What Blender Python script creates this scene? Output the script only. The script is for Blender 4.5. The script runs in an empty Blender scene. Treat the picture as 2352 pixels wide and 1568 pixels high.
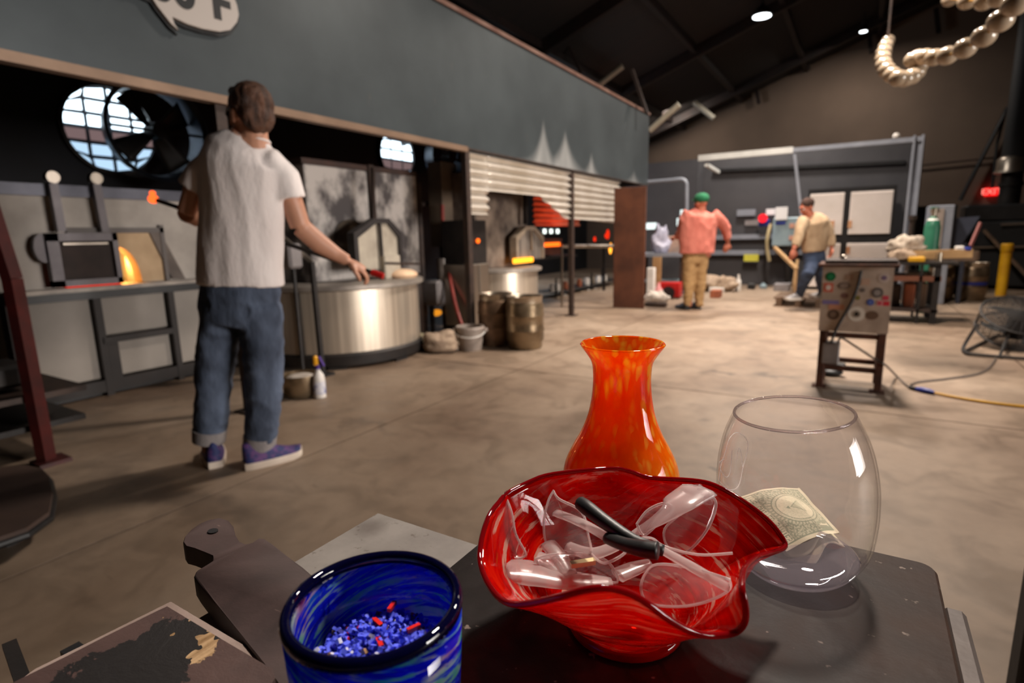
import bpy, bmesh, math, random
from mathutils import Vector, Matrix, noise
random.seed(7)
scn = bpy.context.scene
COL = scn.collection
PI = math.pi

# ---------------------------------------------------------------- camera, world, lights, exposure
CAM = Vector((0, 0, 1.12))
RX = Vector((0.85254, 0.52218, -0.02176)).normalized()      # camera right
_f = Vector((-0.51647, 0.83694, -0.18304)).normalized()      # viewing axis
RX = (RX - _f*RX.dot(_f)).normalized()
DN = _f.cross(RX)                                            # camera down
FPX = 1288.0
cam_data = bpy.data.cameras.new('camera'); cam = bpy.data.objects.new('camera', cam_data); COL.objects.link(cam)
cam.matrix_world = Matrix((( RX.x, -DN.x, -_f.x, CAM.x), (RX.y, -DN.y, -_f.y, CAM.y), (RX.z, -DN.z, -_f.z, CAM.z), (0, 0, 0, 1)))
cam_data.sensor_width = 36.0; cam_data.lens = 36.0*FPX/2352
cam_data.clip_start = 0.02; cam_data.clip_end = 200
cam_data.dof.use_dof = True; cam_data.dof.focus_distance = 0.42; cam_data.dof.aperture_fstop = 7.0
scn.camera = cam

world = bpy.data.worlds.new('world'); scn.world = world; world.use_nodes = True
world.node_tree.nodes['Background'].inputs[0].default_value = (0.55, 0.7, 1, 1)
world.node_tree.nodes['Background'].inputs[1].default_value = 0.3

def area(name, loc, target, size, power, color, size_y=None, spread=None):
    d = bpy.data.lights.new(name, 'AREA'); d.energy = power; d.color = color
    d.shape = 'RECTANGLE' if size_y else 'DISK'; d.size = size
    if size_y: d.size_y = size_y
    if spread: d.spread = spread
    o = bpy.data.objects.new(name, d); COL.objects.link(o); o.location = loc
    o.rotation_euler = (Vector(target) - Vector(loc)).to_track_quat('-Z', 'Y').to_euler()
    return o
WARM = (1.0, 0.885, 0.775); COOL = (0.78, 0.88, 1.0)
# unseen fills added at right and over table; the roof lamps above the floor
area('side_fill_light', (8.2, 3.6, 1.6), (-4.5, 4.2, 0.6), 3.2, 190, (1.0, 0.93, 0.87), 2.4, math.radians(75))
area('table_fill_light', (-0.1, 2.4, 4.4), (-0.08, 0.38, 0.9), 0.35, 15, WARM, None, math.radians(44))
area('roof_lamp_light', (-0.3, 5.9, 5.2), (-0.8, 5.9, 0), 0.6, 290, WARM, None, math.radians(125))
area('roof_lamp_light', (-0.9, 9.0, 5.4), (-1.3, 9.0, 0), 0.6, 290, WARM, None, math.radians(130))
area('roof_lamp_light', (-1.86, 11.99, 4.93), (-1.7, 12.2, 0), 0.5, 150, (1.0, 0.93, 0.86), None, math.radians(130))
area('roof_lamp_light', (-0.31, 15.87, 5.4), (-0.3, 16.6, 0), 0.3, 85, (1.0, 0.9, 0.8))
area('roof_lamp_light', (-4.6, 15.6, 4.2), (-5.0, 17.9, 3.0), 0.4, 40, WARM)  # added unseen, brightens the upper left of the back wall
area('wall_window_light', (-7.6, 11.4, 2.3), (-3.0, 12.8, 1.0), 1.4, 90, COOL, 1.4)

scn.view_settings.view_transform = 'Standard'; scn.view_settings.look = 'None'
scn.view_settings.gamma = 1; scn.view_settings.use_curve_mapping = False
scn.view_settings.exposure = -0.12
try:
    scn.cycles.use_denoising = True; scn.cycles.max_bounces = 10; scn.cycles.transparent_max_bounces = 24
    scn.cycles.transmission_bounces = 10; scn.cycles.sample_clamp_indirect = 6; scn.cycles.caustics_refractive = False
    scn.cycles.caustics_reflective = False
except Exception: pass

# ---------------------------------------------------------------- survey: picture rays met with real planes
def ray(px, py): return (RX*(px-1176) + DN*(py-784) + _f*FPX).normalized()
def Z(px, py, z=0.0): d = ray(px, py); return CAM + d*((z-CAM.z)/d.z)
def U(px, py, u): d = ray(px, py); return CAM + d*(u/d.x)
def V(px, py, v): d = ray(px, py); return CAM + d*(v/d.y)
def D(px, py, s): d = ray(px, py); return CAM + d*(s/d.dot(_f))
HH = Vector((_f.x, _f.y, 0)).normalized(); HR = Vector((HH.y, -HH.x, 0))
def H(px, py, s): d = ray(px, py); return CAM + d*(s/d.dot(HH))
def hdepth(p): return (Vector(p)-CAM).dot(HH)

# ---------------------------------------------------------------- materials
def lin(c): return tuple((x/12.92 if x <= .04045 else ((x+.055)/1.055)**2.4) for x in c)
def rgb(*c):
    c = [x/255 for x in c]; return (*lin(c), 1)
class NT:
    def __init__(s, name):
        s.m = bpy.data.materials.new(name); s.m.use_nodes = True; s.t = s.m.node_tree; s.t.nodes.clear()
        s.out = s.n('ShaderNodeOutputMaterial')
    def n(s, typ, **kw):
        nd = s.t.nodes.new(typ)
        for k, v in kw.items():
            if k.startswith('i_'):
                nd.inputs[k[2:].replace('_', ' ')].default_value = v
            else: setattr(nd, k, v)
        return nd
    def l(s, a, b): s.t.links.new(a, b)
    def coord(s, scale=(1, 1, 1), rot=(0, 0, 0), kind='Object'):
        tc = s.n('ShaderNodeTexCoord'); mp = s.n('ShaderNodeMapping')
        mp.inputs['Scale'].default_value = scale; mp.inputs['Rotation'].default_value = rot
        s.l(tc.outputs[kind], mp.inputs['Vector']); return mp.outputs[0]
    def noise(s, vec, scale, detail=6, rough=.55, dist=0):
        nd = s.n('ShaderNodeTexNoise'); nd.inputs['Scale'].default_value = scale; nd.inputs['Detail'].default_value = detail
        nd.inputs['Roughness'].default_value = rough; nd.inputs['Distortion'].default_value = dist
        s.l(vec, nd.inputs['Vector']); return nd.outputs['Fac']
    def ramp(s, fac, stops, interp='LINEAR'):
        r = s.n('ShaderNodeValToRGB'); e = r.color_ramp.elements; r.color_ramp.interpolation = interp
        while len(e) > len(stops): e.remove(e[-1])
        while len(e) < len(stops): e.new(.5)
        for el, (p, c) in zip(e, stops): el.position = p; el.color = c
        s.l(fac, r.inputs[0]); return r.outputs[0]
    def mix(s, fac, a, b, mode='MIX'):
        m = s.n('ShaderNodeMix', data_type='RGBA', blend_type=mode)
        for sock, v in ((m.inputs[0], fac), (m.inputs[6], a), (m.inputs[7], b)):
            if isinstance(v, (int, float, tuple)): sock.default_value = v
            else: s.l(v, sock)
        return m.outputs[2]
    def pr(s, color, rough=.5, metal=0, bump=None, bstr=.3, bdist=.01, **kw):
        p = s.n('ShaderNodeBsdfPrincipled')
        if isinstance(color, tuple): p.inputs['Base Color'].default_value = color
        else: s.l(color, p.inputs['Base Color'])
        for k, v in (('Roughness', rough), ('Metallic', metal)):
            if isinstance(v, (int, float)): p.inputs[k].default_value = v
            else: s.l(v, p.inputs[k])
        for k, v in kw.items(): p.inputs[k.replace('_', ' ')].default_value = v
        if bump is not None:
            b = s.n('ShaderNodeBump'); b.inputs['Strength'].default_value = bstr; b.inputs['Distance'].default_value = bdist
            s.l(bump, b.inputs['Height']); s.l(b.outputs[0], p.inputs['Normal'])
        s.l(p.outputs[0], s.out.inputs[0]); return p
def WH(v=1): return (v, v, v, 1)
def pm(name, c1, c2=None, scale=6, rough=.6, metal=0, bump=.15, stops=(.35, .65), stretch=(1, 1, 1), detail=6, bdist=.004, **kw):
    t = NT(name); vec = t.coord(stretch); f = t.noise(vec, scale, detail)
    col = t.ramp(f, [(stops[0], c1), (stops[1], c2 or c1)])
    fine = t.noise(vec, scale*6, 4)
    t.pr(col, rough, metal, fine if bump else None, bump, bdist, **kw); return t.m
def emis(name, c, s):
    t = NT(name); e = t.n('ShaderNodeEmission'); e.inputs[0].default_value = c; e.inputs[1].default_value = s
    t.l(e.outputs[0], t.out.inputs[0]); return t.m

MT = {}
MT['blackmetal'] = pm('black_metal', rgb(30, 28, 28), rgb(44, 38, 35), 8, .55, .4)
MT['darkiron'] = pm('dark_iron', rgb(48, 38, 34), rgb(66, 50, 42), 10, .6, .3)
MT['steel'] = pm('brushed_steel', rgb(176, 164, 150), rgb(150, 140, 130), 3, .33, .9, .2, stretch=(1, 1, .05))
MT['steelwrap'] = pm('drum_sheet_steel', rgb(214, 200, 182), rgb(180, 166, 150), 4, .36, .7, .12, stretch=(6, 6, .1))
MT['sootsteel'] = pm('sooty_steel', rgb(120, 112, 106), rgb(160, 150, 140), 5, .5, .4)
MT['smear'] = pm('smeared_fire_panel', rgb(84, 78, 78), rgb(200, 192, 186), 4.5, .62, .2, .3, stops=(.40, .58), stretch=(1, 1, .7))
MT['lightpanel'] = pm('grey_furnace_panel', rgb(134, 126, 118), rgb(152, 143, 134), 2, .6, 0, .1)
MT['rust'] = pm('rusty_plate', rgb(74, 42, 28), rgb(112, 66, 44), 2.2, .8, .1, .3)
MT['rustframe'] = pm('rusty_frame', rgb(62, 38, 26), rgb(92, 52, 34), 14, .75, .2, .3)
MT['galv'] = pm('galvanised_sheet', rgb(196, 186, 172), rgb(214, 206, 196), 3, .34, .55, .05)
MT['keg'] = pm('stained_keg_steel', rgb(96, 78, 58), rgb(150, 130, 104), 7, .36, .75, .3, stops=(.3, .6))
MT['kegtop'] = pm('keg_rim_steel', rgb(190, 178, 160), rgb(160, 146, 130), 8, .3, .9, .1)
MT['white'] = pm('white_plastic', rgb(222, 216, 210), rgb(205, 198, 190), 8, .45)
MT['greyplastic'] = pm('grey_bucket_plastic', rgb(158, 144, 134), rgb(140, 126, 116), 8, .5)
MT['greybox'] = pm('grey_enclosure_paint', rgb(136, 130, 130), rgb(120, 114, 114), 9, .5)
MT['red'] = pm('red_plastic', rgb(190, 20, 18), rgb(160, 14, 14), 6, .45)
MT['darkred'] = pm('dark_red_paint', rgb(70, 14, 12), rgb(48, 10, 10), 8, .5)
MT['hose'] = pm('red_rubber_hose', rgb(150, 58, 46), rgb(130, 44, 36), 8, .5)
MT['yellow'] = pm('yellow_paint', rgb(214, 160, 20), rgb(190, 138, 16), 5, .5)
MT['blue'] = pm('blue_plastic', rgb(30, 50, 150), rgb(24, 40, 120), 6, .45)
MT['wood'] = pm('pale_wood', rgb(186, 150, 104), rgb(160, 122, 80), 3, .7, 0, .2, stretch=(1, 8, 1))
MT['oldwood'] = pm('weathered_wood', rgb(108, 84, 64), rgb(80, 62, 48), 4, .8, 0, .3, stretch=(1, 7, 1))
MT['brick'] = pm('orange_brick', rgb(160, 92, 62), rgb(138, 76, 52), 10, .85)
MT['cloth'] = pm('white_rag', rgb(214, 204, 194), rgb(176, 164, 152), 14, .9, 0, .5, bdist=.01)
MT['beigecloth'] = pm('beige_rag', rgb(170, 148, 126), rgb(136, 114, 96), 16, .9, 0, .5, bdist=.01)
MT['tealpaint'] = pm('green_cylinder_paint', rgb(52, 120, 92), rgb(40, 100, 76), 4, .4)
MT['boothdark'] = pm('charcoal_booth_paint', rgb(70, 68, 70), rgb(60, 58, 61), 1.5, .7, 0, .08)
MT['boothframe'] = pm('grey_painted_frame', rgb(142, 146, 156), rgb(126, 130, 140), 4, .5, .1)
MT['boothwhite'] = pm('white_painted_frame', rgb(212, 212, 208), rgb(196, 196, 192), 4, .5)
MT['cabinet'] = pm('blue_grey_cabinet', rgb(140, 158, 164), rgb(124, 142, 150), 5, .5)
MT['black'] = pm('black_plastic', rgb(20, 20, 22), rgb(30, 29, 30), 9, .45)
MT['rubber'] = pm('black_rubber', rgb(16, 16, 17), rgb(24, 23, 24), 12, .7)
MT['cable'] = pm('brown_cable', rgb(78, 66, 56), rgb(66, 54, 46), 9, .6)

# ---------------------------------------------------------------- mesh building
ORG = {}
def thing(name, loc, label, cat, group=None, rz=0):
    o = bpy.data.objects.new(name, None); COL.objects.link(o); o.empty_display_size = .1
    o.location = loc; ORG[o.name] = Vector(loc)
    tag(o, label, cat, group); return o
def tag(o, label=None, cat=None, group=None, kind=None):
    if label: o['label'] = label
    if cat: o['category'] = cat
    if group: o['group'] = group
    if kind: o['kind'] = kind
    return o
def frame_from(z, x=None):
    z = Vector(z).normalized()
    x = Vector(x) if x is not None else (Vector((0, 0, 1)) if abs(z.z) < .9 else Vector((1, 0, 0)))
    x = (x - z*x.dot(z)).normalized(); y = z.cross(x)
    return x, y, z
class MB:
    def __init__(s, M=None): s.v = []; s.f = []; s.mi = []; s.M = M or Matrix.Identity(4); s.cm = 0
    def add(s, vs, fs):
        b = len(s.v); s.v += [s.M @ Vector(p) for p in vs]
        for f in fs: s.f.append([b+i for i in f]); s.mi.append(s.cm)
        return s
    def box(s, c, d, R=None, bev=0):
        x, y, z = d[0]/2, d[1]/2, d[2]/2; c = Vector(c)
        R = R or Matrix.Identity(3)
        if bev:
            b = min(bev, x*.9, y*.9, z*.9); vs = []; fs = []
            ids = {}
            for sx in (-1, 1):
                for sy in (-1, 1):
                    for sz in (-1, 1):
                        for a in range(3):
                            p = [sx*x, sy*y, sz*z]; q = [sx*(x-b), sy*(y-b), sz*(z-b)]; q[a] = p[a]
                            ids[(sx, sy, sz, a)] = len(vs); vs.append(c + R @ Vector(q))
            I = ids
            for a in range(3):
                o1, o2 = [k for k in range(3) if k != a]
                for sg in (-1, 1):
                    def key(s1, s2):
                        k = [0, 0, 0]; k[a] = sg; k[o1] = s1; k[o2] = s2; return (*k, a)
                    q = [I[key(-1, -1)], I[key(1, -1)], I[key(1, 1)], I[key(-1, 1)]]
                    if (sg < 0) ^ (a == 1): q.reverse()
                    fs.append(q)
            for a in range(3):                       # edges along axis a
                o1, o2 = [k for k in range(3) if k != a]
                for s1 in (-1, 1):
                    for s2 in (-1, 1):
                        def key(sa, ax):
                            k = [0, 0, 0]; k[a] = sa; k[o1] = s1; k[o2] = s2; return (*k, ax)
                        fs.append([I[key(-1, o1)], I[key(1, o1)], I[key(1, o2)], I[key(-1, o2)]])
            for sx in (-1, 1):
                for sy in (-1, 1):
                    for sz in (-1, 1): fs.append([I[(sx, sy, sz, 0)], I[(sx, sy, sz, 1)], I[(sx, sy, sz, 2)]])
            return s.add(vs, fs)
        vs = [c + R @ Vector((sx*x, sy*y, sz*z)) for sx in (-1, 1) for sy in (-1, 1) for sz in (-1, 1)]
        return s.add(vs, [(0, 1, 3, 2), (4, 6, 7, 5), (0, 4, 5, 1), (2, 3, 7, 6), (0, 2, 6, 4), (1, 5, 7, 3)])
    def bx(s, x0, x1, y0, y1, z0, z1, bev=0):
        return s.box(((x0+x1)/2, (y0+y1)/2, (z0+z1)/2), (abs(x1-x0), abs(y1-y0), abs(z1-z0)), None, bev)
    def bar(s, p, q, w, h=None, up=None):
        p, q = Vector(p), Vector(q); x, y, z = frame_from(q-p, up)
        R = Matrix((x, y, z)).transposed()
        return s.box((p+q)/2, (w, h or w, (q-p).length), R)
    def cyl(s, p, q, r0, r1=None, n=20, cap=True, open_=False):
        return s.tube([p, q], [r0, r0 if r1 is None else r1], n, cap)
    def tube(s, pts, r, n=12, cap=True, flat=1.0, up=None, closed=False):
        pts = [Vector(p) for p in pts]; N = len(pts)
        rs = r if isinstance(r, (list, tuple)) else [r]*N
        vs = []; px = None
        for i, p in enumerate(pts):
            if closed: t = pts[(i+1) % N] - pts[i-1]
            else: t = (pts[min(i+1, N-1)] - pts[max(i-1, 0)])
            if t.length < 1e-9: t = Vector((0, 0, 1))
            x, y, z = frame_from(t, px if px is not None else up); px = x
            for k in range(n):
                a = 2*PI*k/n; vs.append(p + x*rs[i]*math.cos(a) + y*rs[i]*flat*math.sin(a))
        fs = []
        for i in range(N if closed else N-1):
            j = (i+1) % N
            for k in range(n): fs.append((i*n+k, i*n+(k+1) % n, j*n+(k+1) % n, j*n+k))
        if cap and not closed: fs += [tuple(range(n-1, -1, -1)), tuple((N-1)*n+k for k in range(n))]
        return s.add(vs, fs)
    def lathe(s, c, prof, n=32, axis=(0, 0, 1), closed=False, sx=1, sy=1):
        c = Vector(c); x, y, z = frame_from(axis, (1, 0, 0) if abs(Vector(axis).normalized().x) < .9 else (0, 1, 0)); vs = []; fs = []
        N = len(prof)
        for (r, h) in prof:
            for k in range(n):
                a = 2*PI*k/n; vs.append(c + x*r*sx*math.cos(a) + y*r*sy*math.sin(a) + z*h)
        for i in range(N if closed else N-1):
            j = (i+1) % N
            for k in range(n): fs.append((i*n+k, i*n+(k+1) % n, j*n+(k+1) % n, j*n+k))
        if not closed:
            if prof[0][0] > 1e-5: fs.append(tuple(range(n-1, -1, -1)))
            if prof[-1][0] > 1e-5: fs.append(tuple((N-1)*n+k for k in range(n)))
        return s.add(vs, fs)
    def ell(s, c, r, n=16, R=None):
        c = Vector(c); R = R or Matrix.Identity(3); m = n//2; vs = []; fs = []
        for i in range(m+1):
            th = PI*i/m
            for k in range(n):
                a = 2*PI*k/n
                vs.append(c + R @ Vector((r[0]*math.sin(th)*math.cos(a), r[1]*math.sin(th)*math.sin(a), r[2]*math.cos(th))))
        for i in range(m):
            for k in range(n): fs.append((i*n+k, (i+1)*n+k, (i+1)*n+(k+1) % n, i*n+(k+1) % n))
        return s.add(vs, fs)
    def prism(s, pts, d):
        pts = [Vector(p) for p in pts]; d = Vector(d); n = len(pts)
        return s.add(pts + [p+d for p in pts], [tuple(range(n)), tuple(range(2*n-1, n-1, -1))] + [(i, n+i, n+(i+1) % n, (i+1) % n) for i in range(n)])
    def grid(s, fn, nu, nv, thick=None):
        vs = [fn(i/nu, j/nv) for j in range(nv+1) for i in range(nu+1)]
        fs = [(j*(nu+1)+i, j*(nu+1)+i+1, (j+1)*(nu+1)+i+1, (j+1)*(nu+1)+i) for j in range(nv) for i in range(nu)]
        return s.add(vs, fs)
    def mesh(s, name, mats, smooth, org):
        me = bpy.data.meshes.new(name); me.from_pydata([tuple(v-org) for v in s.v], [], s.f)
        mats = mats if isinstance(mats, (list, tuple)) else [mats]
        for m in mats: me.materials.append(m)
        if len(mats) > 1: me.polygons.foreach_set('material_index', s.mi)
        bm = bmesh.new(); bm.from_mesh(me); bmesh.ops.remove_doubles(bm, verts=bm.verts, dist=1e-6)
        bmesh.ops.recalc_face_normals(bm, faces=bm.faces); bm.to_mesh(me); bm.free()
        if smooth: me.shade_smooth()
        if smooth and smooth is not True:
            me.set_sharp_from_angle(angle=math.radians(smooth))
        return me
    def build(s, name, mats, parent=None, smooth=35, org=None, solid=0, **tg):
        if parent is not None: o0 = ORG[parent.name]
        elif org is not None: o0 = Vector(org)
        else:
            xs = [v.x for v in s.v]; ys = [v.y for v in s.v]; zs = [v.z for v in s.v]
            o0 = Vector(((min(xs)+max(xs))/2, (min(ys)+max(ys))/2, min(zs)))
        me = s.mesh(name, mats, smooth, o0)
        o = bpy.data.objects.new(name, me); COL.objects.link(o)
        if parent is not None: o.parent = parent
        else: o.location = o0
        ORG[o.name] = o0
        if solid:
            md = o.modifiers.new('thickness', 'SOLIDIFY'); md.thickness = solid; md.offset = 0
        if tg: tag(o, **tg)
        return o
def copy_tree(o, parent=None, loc=None, rz=None, label=None):
    c = o.copy(); COL.objects.link(c)
    if parent is not None: c.parent = parent
    if loc is not None: c.location = loc
    if rz is not None: c.rotation_euler.z = rz
    if label: c['label'] = label
    ORG[c.name] = Vector(c.location) if parent is None else ORG[parent.name]
    for ch in [x for x in bpy.data.objects if x.parent == o]: copy_tree(ch, c)
    return c
def text(body, size, M, depth, mat, name, parent, offset=0.0, align='CENTER', **tg):
    cu = bpy.data.curves.new(name, 'FONT'); cu.body = body; cu.size = size; cu.extrude = depth; cu.align_x = align; cu.align_y = 'CENTER'; cu.offset = offset
    ob = bpy.data.objects.new(name, cu); COL.objects.link(ob); ob.matrix_world = M
    dg = bpy.context.evaluated_depsgraph_get(); me = bpy.data.meshes.new_from_object(ob.evaluated_get(dg)); me.transform(M)
    bpy.data.objects.remove(ob); org = ORG[parent.name] if parent else Vector((0, 0, 0))
    me.transform(Matrix.Translation(-org)); me.materials.clear(); me.materials.append(mat); me.name = name
    o = bpy.data.objects.new(name, me); COL.objects.link(o)
    if parent: o.parent = parent
    ORG[o.name] = org; tag(o, **tg); return o
def bez(pts, n=8):
    """smooth Catmull-Rom through pts"""
    P = [Vector(p) for p in pts]; out = []
    for i in range(len(P)-1):
        a = P[max(i-1, 0)]; b = P[i]; c = P[i+1]; d = P[min(i+2, len(P)-1)]
        for k in range(n):
            t = k/n; out.append(.5*((2*b) + (c-a)*t + (2*a-5*b+4*c-d)*t*t + (3*b-a-3*c+d)*t**3))
    out.append(P[-1]); return out
# ---------------------------------------------------------------- the setting
def floor_mat():
    t = NT('stained_shaded_concrete'); v = t.coord((1, 1, 1))
    a = t.noise(v, .55, 7, .6, .4); b = t.noise(v, 3.5, 8, .65, .8); c = t.noise(v, 14, 6, .6)
    base = t.ramp(a, [(.32, rgb(106, 84, 67)), (.5, rgb(139, 118, 99)), (.68, rgb(160, 140, 121))])
    blot = t.ramp(b, [(.38, WH(.62)), (.52, WH(1))]); fine = t.ramp(c, [(.3, WH(.86)), (.6, WH(1))])
    m = t.mix(.55, base, blot, 'MULTIPLY'); m = t.mix(.8, m, fine, 'MULTIPLY')
    vs = t.coord((.35, 1, 1)); sp = t.noise(vs, 9, 3, .5); spots = t.ramp(sp, [(.70, (1, 1, 1, 1)), (.78, WH(.42))])
    m = t.mix(.8, m, spots, 'MULTIPLY')
    # oil stains, plus painted shadows left of the man and below the sticker stand
    nz = t.n('ShaderNodeTexNoise'); nz.inputs['Scale'].default_value = 5; nz.inputs['Detail'].default_value = 6; t.l(v, nz.inputs[0])
    of = t.n('ShaderNodeVectorMath', operation='MULTIPLY_ADD'); t.l(nz.outputs['Color'], of.inputs[0]); of.inputs[1].default_value = (.5, .5, 0); t.l(v, of.inputs[2])
    for px, py, sx, sy, k in ((1650, 856, 4.5, 11, .60), (1770, 862, 4, 12, .6), (1628, 1088, 20, 22, .6), (1040, 838, 2.2, 4, .3), (1600, 728, 2, 3, .25), (1960, 905, 3, 7, .35), (840, 975, 1.6, 12, .3), (330, 1120, 1.0, 5, .35), (480, 1180, .9, 5, .3), (1200, 900, 3, 6, .2)):
        q = Z(px, py); mp = t.n('ShaderNodeMapping'); t.l(of.outputs[0], mp.inputs[0]); mp.inputs['Scale'].default_value = (sx, sy, 1); mp.inputs['Location'].default_value = (-(q.x+.25)*sx, -(q.y+.25)*sy, 0)
        ln = t.n('ShaderNodeVectorMath', operation='LENGTH'); t.l(mp.outputs[0], ln.inputs[0]); km = t.ramp(ln.outputs['Value'], [(.25, WH(k)), (.8, WH(0))]); m = t.mix(km, m, rgb(52, 42, 36))
    r = t.ramp(b, [(.3, WH(.42)), (.7, WH(.66))])
    t.pr(m, r, 0, c, .25, .004); return t.m
MT['floor'] = floor_mat()
# slabs with recessed control joints
fl = MB()
us = [-9.1, -5.9, -2.42, 1.2, 4.8, 9]; vs_ = [-6, -3.2, 0.3, 4.02, 7.6, 11.2, 14.8, 18.1]
G = .006
fl.bx(-9.2, 9.2, -6.2, 18.2, -.12, -.02)
floor = fl.build('floor', MT['floor'], None, 0, org=(0, 0, 0), kind='structure')
for i in range(len(us)-1):
    for j in range(len(vs_)-1):
        s = MB(); s.bx(us[i]+G, us[i+1]-G, vs_[j]+G, vs_[j+1]-G, -.02, 0)
        s.build('slab', MT['floor'], floor, 0)

MT['tanwall'] = pm('tan_painted_wall', rgb(112, 94, 80), rgb(98, 82, 70), .6, .85, 0, .1)
MT['darkwall'] = pm('navy_black_wall', rgb(20, 23, 32), rgb(12, 13, 18), 1, .8, 0, .1)
MT['roof'] = pm('dark_roof_boards', rgb(28, 16, 12), rgb(18, 11, 9), 2.5, .85, 0, .2, stretch=(.3, 4, 1))
MT['beam'] = pm('roof_steel', rgb(36, 22, 18), rgb(24, 16, 14), 5, .6, .3)
WU, WV, EAVE, SL, RIDGE = -8.0, 18.0, 3.17, .355, 2.6
WR = 8.6
def roofz(u): return EAVE + SL*(min(u, 2*RIDGE-u) - WU)
w = MB(); w.bx(WU-.2, WU, -6, WV, 0, roofz(WU)+.1); w.build('wall_left', MT['darkwall'], None, 0, kind='structure')
w = MB(); w.prism([(WU, WV, 0), (WR, WV, 0), (WR, WV, roofz(WR)), (RIDGE, WV, roofz(RIDGE)), (WU, WV, roofz(WU))], (0, .2, 0))
w.build('wall_back', MT['tanwall'], None, 0, kind='structure')
w = MB(); w.bx(WR, WR+.2, -6, WV, 0, roofz(WR)+.1); w.build('wall_right', MT['tanwall'], None, 0, kind='structure')
w = MB(); w.prism([(WU, -6.2, 0), (WR, -6.2, 0), (WR, -6.2, roofz(WR)), (RIDGE, -6.2, roofz(RIDGE)), (WU, -6.2, roofz(WU))], (0, .2, 0))
w.build('wall_front', MT['tanwall'], None, 0, kind='structure')
c = MB()
c.prism([(WU-.2, -6.2, roofz(WU-.2)), (RIDGE, -6.2, roofz(RIDGE)), (RIDGE, -6.2, roofz(RIDGE)+.15), (WU-.2, -6.2, roofz(WU-.2)+.15)], (0, 24.5, 0))
c.prism([(WR+.2, -6.2, roofz(WR+.2)), (RIDGE, -6.2, roofz(RIDGE)), (RIDGE, -6.2, roofz(RIDGE)+.15), (WR+.2, -6.2, roofz(WR+.2)+.15)], (0, 24.5, 0))
ceil = c.build('ceiling', MT['roof'], None, 0, org=(0, 0, 0), kind='structure')
def rp(u, v, d=0): return Vector((u, v, roofz(u)-d))
for v in (1.5, 5.2, 8.9, 12.6, 16.6):
    b = MB(); b.bar(rp(WU, v, .12), rp(RIDGE, v, .12), .12, .2, up=(0, 1, 0)); b.bar(rp(WR, v, .12), rp(RIDGE, v, .12), .12, .2, up=(0, 1, 0))
    b.build('rafter', MT['beam'], ceil, 0)
    b = MB(); b.bar((WU, v, EAVE+.2), (WR, v, EAVE+.2), .07, .09)
    for k in range(6):
        u0 = WU+.2+k*1.75; u1 = u0+.875; zz = EAVE+.2
        b.bar((u0, v, zz), rp(u1, v, .15), .05); 
        if k < 6: b.bar(rp(u1, v, .15), (u0+1.75, v, zz), .05)
for u in (-6.4, -4.8, -3.2, -1.6, 0, 1.6):
    b = MB(); b.bx(u-.05, u+.05, -6, WV, roofz(u)-.13, roofz(u)-.01); b.build('purlin', MT['beam'], ceil, 0)
for p, q in (((1280, 45), (1335, 168)), ((1452, 160), (1486, 262))):
    b = MB(); b.bar(V(*p, 9.6), V(*q, 9.6), .05); b.build('truss_strut', pm('brown_strut', rgb(44, 32, 27), None, 5, .7), ceil, 0)
# thin bracket stubs hanging over the tan wall's top line
for px, py0, py1 in ((1737, 205, 238), (1852, 130, 160), (1995, 60, 120), (2150, 20, 76)):
    b = MB(); b.bar(V(px, py0, 17.8), V(px+6, py1, 17.8), .09); b.build('roof_bracket', MT['beam'], ceil, 0)
lt = pm('pale_brace_paint', rgb(176, 168, 150), rgb(160, 152, 136), 5, .6)
for p, q, v, lab in (((1376, 194), (1430, 152), 10.8, 'pale brace sticking up behind the middle of the hood'),
                ((1492, 300), (1560, 240), 11.0, 'bluish white brace rising beside the corner of the hood'),
                ((1640, 272), (1594, 235), 13.5, 'short pale brace near the top of the tan wall')):
    b = MB(); b.cyl(V(*p, v), V(*q, v), .055); b.build('roof_brace', lt, None, cat='brace', label=lab)
# roof lamps
def lamp(px, py, z, r, lab):
    p = Z(px, py, z); o = thing('high_bay_lamp', p, lab, 'lamp')
    b = MB(); b.lathe(p, [(r*1.15, .0), (r*1.12, .06), (r*.6, .14), (.05, .17), (.05, .2)]); b.build('lamp_housing', MT['blackmetal'], o)
    b = MB(); b.lathe(p, [(0, -.012), (r, -.012), (r, 0), (0, 0)]); b.build('lamp_lens', emis('lamp_lens_glow', (.93, .97, 1, 1), 6) if 'lamp_lens_glow' not in bpy.data.materials else bpy.data.materials['lamp_lens_glow'], o)
    b = MB(); b.cyl(p+Vector((0, 0, .2)), (p.x, p.y, roofz(p.x)-.01), .015, n=8); b.build('lamp_rod', MT['blackmetal'], o)
lamp(1750, 37, 5.0, .155, 'large round white lamp hanging under the dark roof')
lamp(1983, 72, 5.5, .075, 'small round white lamp, farther away near the tan wall')

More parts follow.
